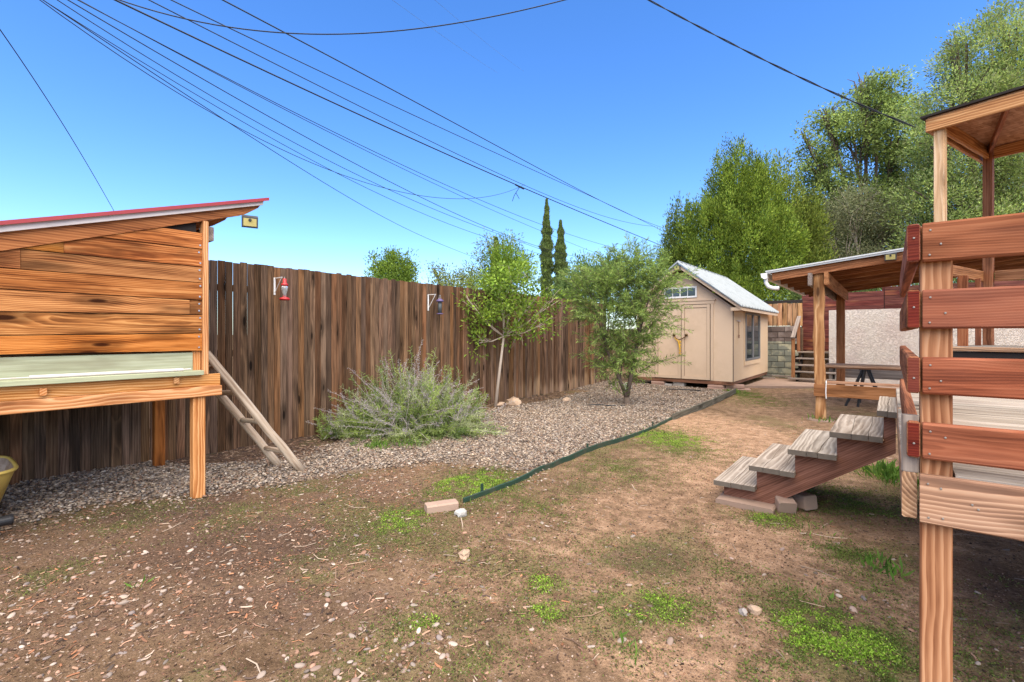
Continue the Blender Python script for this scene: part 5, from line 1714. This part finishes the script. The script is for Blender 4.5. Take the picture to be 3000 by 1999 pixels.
# clusters near the camera: bottom left and bottom centre
xs, ys = [], []
for cx, cy, s_, n in ((-1.95, 1.25, .22, 60), (-3.0, .75, .45, 90), (-3.7, .7, .5, 100), (-3.0, .35, .3, 40), (-1.75, 1.52, .14, 40), (-.85, 2.62, .25, 14), (-1.15, 2.2, .4, 26), (-2.6, 1.6, .5, 60), (-.2, 3.6, .5, 26), (.4, 3.2, .4, 20)):
    xs.append(cx + rng.normal(size=n) * s_)
    ys.append(cy + rng.normal(size=n) * s_)
x, y = np.concatenate(xs), np.concatenate(ys)
pebbles('larger_pebbles', x, y, .007 + .013 * rng.random(len(x)) ** 2, 2, .45, [(.30, .22, .18), (.24, .175, .14), (.38, .31, .26), (.20, .165, .15), (.30, .18, .125), (.32, .26, .215)])


# soil crumbs: crumbly clods and grit that roughen the bare soil near the camera
x, y = rand_xy(100000, -5.6, 1.4, .15, 6.0)
dd_ = np.hypot(x, y)
keep = (rng.random(len(x)) < np.clip(1.15 - .17 * dd_, .12, .9) * np.clip((fbm(x * 2.2, y * 2.2, 91) - .2) * 2.2, .2, 1.1)) & inview(x, y) & (gravel_mask(x, y) < .5)
x, y = x[keep][:34000], y[keep][:34000]
pebbles('soil_crumbs', x, y, .0025 + .0055 * rng.random(len(x)) ** 2, 1, .3, [(.10, .058, .040), (.15, .088, .06), (.07, .042, .03), (.24, .145, .10), (.30, .20, .145), (.19, .105, .066), (.045, .03, .022)])


def sticks(name, x, y, L, W, pal, lift=.004, flat=.4, lean=.12):
    n = len(x)
    a = rng.random(n) * 6.283
    d = np.stack([np.cos(a), np.sin(a), rng.normal(size=n) * lean], -1)
    s = np.stack([-np.sin(a), np.cos(a), np.zeros(n)], -1)
    c = np.stack([x, y, height(x, y) + lift], -1)
    up = np.array([0, 0, 1.0])
    L, W = np.asarray(L)[:, None], np.asarray(W)[:, None]
    bendv = s * L * rng.normal(size=(n, 1)) * .12
    v = []
    for t_, b_ in ((-.5, 0), (0, 1), (.5, 0)):
        q = c + d * L * t_ + bendv * b_
        tap = 1 if t_ < .4 else .6
        v += [q + s * W * .5 * tap, q - s * W * .5 * tap, q + up * W * flat]
    v = np.stack(v, 1).reshape(-1, 3)
    fs = []
    for k_ in (0, 3):
        fs += [[k_, k_ + 3, k_ + 5, k_ + 2], [k_ + 1, k_ + 2, k_ + 5, k_ + 4]]
    f = (np.array(fs)[None] + (np.arange(n) * 9)[:, None, None]).reshape(-1, 4)
    return stuff(name, mesh_np(name, v, f, M['litter'], False, np.repeat(palette(n, pal, .25), 9, axis=0)))


x, y = rand_xy(70000, -5.8, 1.2, .15, 9)
left = np.clip((-x - .9) / 1.8, 0, 1) * np.clip((4.6 - y) / 1.5, 0, 1)
keep = (rng.random(len(x)) < (.035 + .5 * left * np.clip((fbm(x * 1.3, y * 1.3, 33) - .28) * 4, .15, 1)) * (gravel_mask(x, y) < .5)) & inview(x, y)
x, y = x[keep], y[keep]
n = len(x)
sticks('bark_litter', x, y, .010 + .05 * rng.random(n) ** 2.4, .003 + .010 * rng.random(n) ** 2, [(.22, .115, .07), (.15, .085, .058), (.30, .18, .12), (.36, .28, .215), (.10, .062, .045), (.28, .13, .07), (.06, .042, .034)])
x, y = rand_xy(150, -4.8, .9, .95, 6)
k_ = inview(x, y)
x, y = x[k_], y[k_]
sticks('fallen_twigs', x, y, .06 + .16 * rng.random(len(x)) ** 2, .004 + .004 * rng.random(len(x)), [(.25, .18, .125), (.17, .11, .075), (.32, .25, .19), (.10, .065, .045)], .006)
# mulch along the fence
x, y = rand_xy(9000, -6.72, -4.9, 1.6, 10.5)
keep = (rng.random(len(x)) < np.clip(blotch(x, y, [d for d in DARK if d[0] < -5]) + soil_strip(x, y) * np.where(y < 5, 1, .35), 0, 1)) & inview(x, y)
x, y = x[keep], y[keep]
sticks('mulch', x, y, .02 + .05 * rng.random(len(x)), .006 + .012 * rng.random(len(x)), [(.10, .06, .045), (.07, .045, .035), (.16, .095, .065), (.24, .17, .12), (.05, .035, .03)])


def weeds(name, x, y, L, W, pal, lo=15, hi=65, z0=0.0):
    n = len(x)
    a = rng.random(n) * 6.283
    e = np.radians(rng.uniform(lo, hi, n))
    d = np.stack([np.cos(a) * np.cos(e), np.sin(a) * np.cos(e), np.sin(e)], -1)
    p = np.stack([x, y, height(x, y) + z0], -1)
    v, f, c = leaf_arrays(p, d, L, W, palette(n, pal, .22), .12)
    return stuff(name, mesh_np(name, v, f, M['leaf'], False, c))


LIME = [(.31, .50, .065), (.25, .41, .055), (.39, .57, .09), (.17, .28, .045), (.30, .29, .11)]
OLV = [(.14, .20, .05), (.095, .125, .04), (.20, .25, .065), (.22, .20, .10), (.07, .065, .04)]
xs, ys, cl = [], [], []
for cx, cy, a, b, s in MOSS:
    s *= min(1.0, .55 + a * b * 9)
    a, b = max(a, .14), max(b, .13)
    n = int(95000 * min(s, 1.1) ** 1.5 * a * b * 3.14 * (1 if cy < 4.4 else .55))
    u, w_ = rng.normal(size=(2, n)) * .8
    xs.append(cx + u * a * CA - w_ * b * SA)
    ys.append(cy + u * a * SA + w_ * b * CA)
x, y = np.concatenate(xs), np.concatenate(ys)
clump = fbm(x * 11 + y * 5, y * 11 - x * 5, 51, 4)
keep = (rng.random(len(x)) < np.clip((clump - .33) * 3, 0, 1)) & (x > -3.6) & ((x < .05) | (y < 2.2) | (rng.random(len(x)) < .5))
x, y = x[keep], y[keep]
hot = np.array([0.0] * len(x))
for cx, cy, a, b, s in MOSS:
    if s >= .8:
        hot = np.maximum(hot, np.clip(1.6 - ((x - cx) ** 2 + (y - cy) ** 2) / (a * b), 0, 1))
hot = hot * (fbm(x * 6 + y * 3, y * 6 - x * 3, 77, 3) * 1.5 - .15)
hm = rng.random(len(x)) < hot
sz = lambda n: .007 + .011 * rng.random(n)
weeds('lime_weeds', x[hm], y[hm], sz(hm.sum()), .006, LIME, 0, 50, rng.random(hm.sum()) * .012)
x, y = x[~hm], y[~hm]
weeds('green_weeds', x, y, sz(len(x)), .005, [(.17, .25, .055), (.12, .18, .045), (.22, .30, .07), (.09, .12, .035), (.20, .19, .08)], 0, 50, rng.random(len(x)) * .005)
# thin olive moss and dry grass in drifts over the whole yard
x, y = rand_xy(310000, -5.2, 1.6, .2, 9.0)
dr = fbm(x * 1.7, y * 1.7, 61) + .35 * (fbm(x * 8, y * 8, 62, 3) - .5)
halo = .75 * blotch(x, y, [(a, b, c * 1.7, d * 1.7, min(e, 1)) for a, b, c, d, e in MOSS])
keep = (rng.random(len(x)) < np.maximum(np.clip((dr - .48) * 5, 0, .8), halo) * (1 - .75 * np.clip(blotch(x, y, SAND), 0, 1)) * np.where(y > 5, .45, 1)) & inview(x, y) & (gravel_mask(x, y) < .3)
x, y = x[keep][:85000], y[keep][:85000]
weeds('thin_moss', x, y, .008 + .014 * rng.random(len(x)), .0045, OLV, 3, 45)
# taller plants: tufts at the stairs, below the deck and along the edging
xs, ys, ll = [], [], []
for cx, cy, s_, n, L in ((-.02, 6.4, .13, 130, .16), (.06, 6.1, .1, 70, .12), (-.05, 3.85, .06, 60, .09), (-.55, 4.4, .18, 60, .05), (-3.08, 12.7, .12, 60, .10), (-2.8, 6.9, .2, 80, .06), (-.9, 9.75, .12, 60, .10), (-5.2, 3.8, .1, 90, .10), (-5.0, 4.1, .12, 60, .08), (-1.22, 1.33, .05, 26, .07), (-3.55, .86, .03, 12, .06), (-.62, 1.98, .03, 16, .06), (-1.0, 2.15, .05, 20, .06), (-.35, 3.2, .05, 24, .05), (-6.0, 5.6, .3, 80, .09), (-3.3, 3.6, .25, 90, .05)):
    xs.append(cx + rng.normal(size=n) * s_)
    ys.append(cy + rng.normal(size=n) * s_)
    ll.append(L * (.5 + .8 * rng.random(n)))
x, y, l = np.concatenate(xs), np.concatenate(ys), np.concatenate(ll)
weeds('tall_weeds', x, y, l, l * .16, [(.13, .24, .045), (.10, .18, .04), (.18, .29, .06)], 35, 85)

# ------------------------------------------------------------------ overhead cables
CABLES = [
('slack', 0.008, [(-10.22, 0.83, 5.95), (-11.13, 1.19, 5.88), (-12.35, 1.67, 5.76), (-14.44, 2.46, 5.54), (-18.95, 4.1, 5.05)]),
('b1', 0.011, [(-12.4, 1.64, 7.78), (-12.89, 2.65, 7.55), (-13.38, 3.78, 7.37), (-13.99, 5.29, 7.18), (-15.25, 8.46, 6.83), (-17.53, 14.44, 6.35), (-19.28, 14.87, 7.0), (-21.43, 19.88, 6.96), (-23.47, 24.78, 7.06)]),
('b2', 0.009, [(-12.39, 1.66, 7.78), (-12.64, 2.6, 7.46), (-12.86, 3.77, 7.23), (-13.17, 5.4, 6.92), (-13.59, 8.1, 6.58), (-14.11, 11.62, 6.21), (-14.9, 11.74, 6.67), (-15.82, 16.95, 6.33), (-16.45, 21.02, 6.35), (-18.09, 31.61, 6.41)]),
('a', 0.009, [(-11.14, 1.37, 7.09), (-11.42, 2.35, 6.77), (-11.69, 3.61, 6.49), (-11.83, 4.3, 6.37), (-12.01, 5.32, 6.24), (-12.18, 6.37, 6.14), (-12.36, 7.64, 6.1), (-12.52, 8.93, 6.11), (-12.56, 9.22, 6.09), (-12.74, 10.85, 6.23), (-12.96, 13.3, 6.72), (-13.19, 15.65, 7.49), (-13.4, 17.45, 8.25)]),
('c', 0.01, [(-12.26, 1.75, 7.78), (-12.51, 2.86, 7.59), (-12.88, 4.3, 7.25), (-13.43, 6.92, 6.86), (-14.23, 11.72, 6.63), (-14.31, 12.28, 6.65), (-15.24, 18.09, 6.44), (-15.99, 22.9, 6.37), (-17.08, 29.85, 6.2)]),
('d', 0.012, [(-12.11, 1.88, 7.78), (-12.4, 3.31, 7.57), (-12.87, 5.7, 7.23), (-13.38, 8.57, 6.94), (-13.84, 11.4, 6.74), (-14.0, 12.44, 6.7), (-14.67, 16.54, 6.4), (-15.18, 20.14, 6.36), (-16.75, 32.67, 7.0)]),
('p1', 0.011, [(-11.97, 1.99, 7.78), (-12.26, 3.59, 7.65), (-12.73, 6.56, 7.53), (-13.41, 11.05, 7.4), (-13.9, 14.25, 7.33), (-14.86, 21.28, 7.43), (-16.34, 32.99, 7.98)]),
('p2', 0.01, [(-12.18, 2.07, 7.92), (-12.54, 3.68, 7.75), (-13.13, 6.77, 7.64), (-14.02, 11.55, 7.54), (-14.52, 14.26, 7.49), (-16.04, 22.98, 7.5), (-17.57, 32.02, 7.65)]),
('thick', 0.02, [(-11.46, 2.39, 7.78), (-11.43, 3.98, 7.69), (-11.37, 6.31, 7.55), (-11.3, 9.31, 7.37), (-11.28, 10.03, 7.34), (-11.15, 14.52, 7.13), (-10.94, 20.78, 6.95), (-10.63, 29.87, 6.68)]),
('g', 0.012, [(-10.93, 2.81, 7.78), (-11.1, 4.2, 7.78), (-11.4, 6.56, 7.77), (-11.76, 9.69, 7.81), (-11.95, 11.41, 7.87), (-12.81, 19.07, 8.08), (-14.19, 34.7, 9.62)]),
('h', 0.012, [(-10.67, 3.02, 7.78), (-10.74, 4.76, 7.88), (-10.87, 6.97, 7.87), (-10.98, 9.04, 7.9), (-11.03, 9.8, 7.89), (-11.22, 14.33, 8.08), (-11.59, 22.03, 8.26), (-12.07, 31.28, 8.42)]),
('i', 0.013, [(-8.75, 3.27, 7.09), (-8.87, 4.37, 7.14), (-9.06, 5.81, 7.17), (-9.28, 7.64, 7.25), (-9.52, 9.63, 7.32), (-10.14, 15.1, 7.63), (-10.84, 20.6, 7.78), (-11.97, 31.35, 8.6)]),
('sag', 0.009, [(-8.22, 1.77, 6.04), (-7.69, 2.36, 5.87), (-7.24, 2.85, 5.8), (-6.85, 3.28, 5.8), (-6.45, 3.71, 5.83), (-6.04, 4.16, 5.91), (-5.62, 4.63, 6.03), (-5.43, 4.83, 6.1), (-4.72, 5.61, 6.36), (-4.01, 6.39, 6.74)]),
('twist', 0.009, [(-2.39, 5.76, 5.69), (-2.14, 5.88, 5.48), (-1.86, 6.0, 5.27), (-1.59, 6.13, 5.07), (-1.33, 6.25, 4.86), (-0.94, 6.42, 4.55), (-0.59, 6.59, 4.33), (-0.08, 6.82, 3.98), (0.28, 6.99, 3.75)]),
('f1', 0.01, [(-24.55, 18.81, 22.45), (-27.8, 24.89, 25.11), (-32.1, 32.92, 28.61), (-38.86, 45.76, 34.34)]),
('f2', 0.008, [(-22.46, 20.47, 22.45), (-25.05, 25.51, 24.64), (-29.22, 33.66, 28.22), (-36.29, 47.8, 34.55)]),
]
CL = {
    'slack': ('black cable running down alone to the coop roof at the left', 'cable'),
    'b1': ('lowest cable of the overhead bundle, ending above the round bush', 'cable'),
    'b2': ('second lowest cable of the overhead bundle, crossing the lowest one', 'cable'),
    'a': ('cable that sags low and rises again to the splice on the thick cable', 'cable'),
    'c': ('thin cable just below the close pair in the overhead bundle, lower one of two', 'cable'),
    'd': ('thin cable just below the close pair in the overhead bundle, upper one of two', 'cable'),
    'p1': ('upper cable of the close pair in the middle of the overhead bundle', 'cable'),
    'p2': ('lower cable of the close pair in the middle of the overhead bundle', 'cable'),
    'thick': ('thickest black cable of the overhead bundle, carrying the splice', 'cable'),
    'g': ('cable running just above the thickest one of the overhead bundle', 'cable'),
    'h': ('second highest long cable of the overhead bundle', 'cable'),
    'i': ('highest long cable of the overhead bundle', 'cable'),
    'sag': ('black cable hanging in a wide shallow curve across the top of the sky', 'cable'),
    'twist': ('twisted black service cable running to the roofed platform', 'cable'),
    'f1': ('faint thin wire high in the sky, left one of two', 'wire'),
    'f2': ('faint thin wire high in the sky, right one of two', 'wire'),
}


def smooth_line(P, sub=8):
    P = np.array(P, dtype=float)
    # a hanging cable is nearly a parabola: fit cubic in arc length, which evens out reading errors
    d = np.concatenate([[0], np.cumsum(np.linalg.norm(np.diff(P, axis=0), axis=1))])
    t = d / d[-1]
    deg = 3 if len(P) > 4 else 2
    tt = np.linspace(-.10, 1.03, 40)
    return np.stack([np.polyval(np.polyfit(t, P[:, k_], deg), tt) for k_ in range(3)], -1)


for nm, r_, P in CABLES:
    Q = smooth_line(P)
    lab, cat = CL[nm]
    t0_ = Q[0] - Q[1]
    Q = np.concatenate([[Q[0] + t0_ / np.linalg.norm(t0_) * 9], Q])     # on to the pole behind the camera
    m = MB()
    if nm == 'twist':
        Q = Q[1:39]
        F_ = np.array([np.interp(np.linspace(0, 1, 220), np.linspace(0, 1, len(Q)), Q[:, k_]) for k_ in range(3)]).T
        for ph in (0, 3.14):
            tw = np.linspace(0, 34, 220)
            m.tube([Vector((q[0] + .006 * math.cos(w_ + ph), q[1], q[2] + .006 * math.sin(w_ + ph))) for q, w_ in zip(F_, tw)], .0055, 5)
    else:
        if nm in ('thick',):
            r_ = .019
        m.tube([Vector(q) for q in Q], r_ * .95, 5)
    o = m.build('overhead_cable', M['cable_thin'] if nm in ('f1', 'f2') else M['cable'], None)
    tag(o, lab, cat, 'overhead cables')
sp = MB()
s0 = Vector((-11.15, 14.52, 7.13))
sp.tube([s0 + Vector((-.02, -.25, .03)), s0 + Vector((0, .25, -.02))], .03, 6)
sp.tube([s0, s0 + Vector((-.35, .1, -.25)), s0 + Vector((-.6, .3, -.38))], .011, 5)
sp.tube([s0 + Vector((-.2, 0, -.18)), s0 + Vector((-.1, .1, -.42))], .011, 5)
o = sp.build('cable_splice', M['cable'], None)
tag(o, 'small splice clamp with loose ends on the thickest overhead cable', 'clamp')
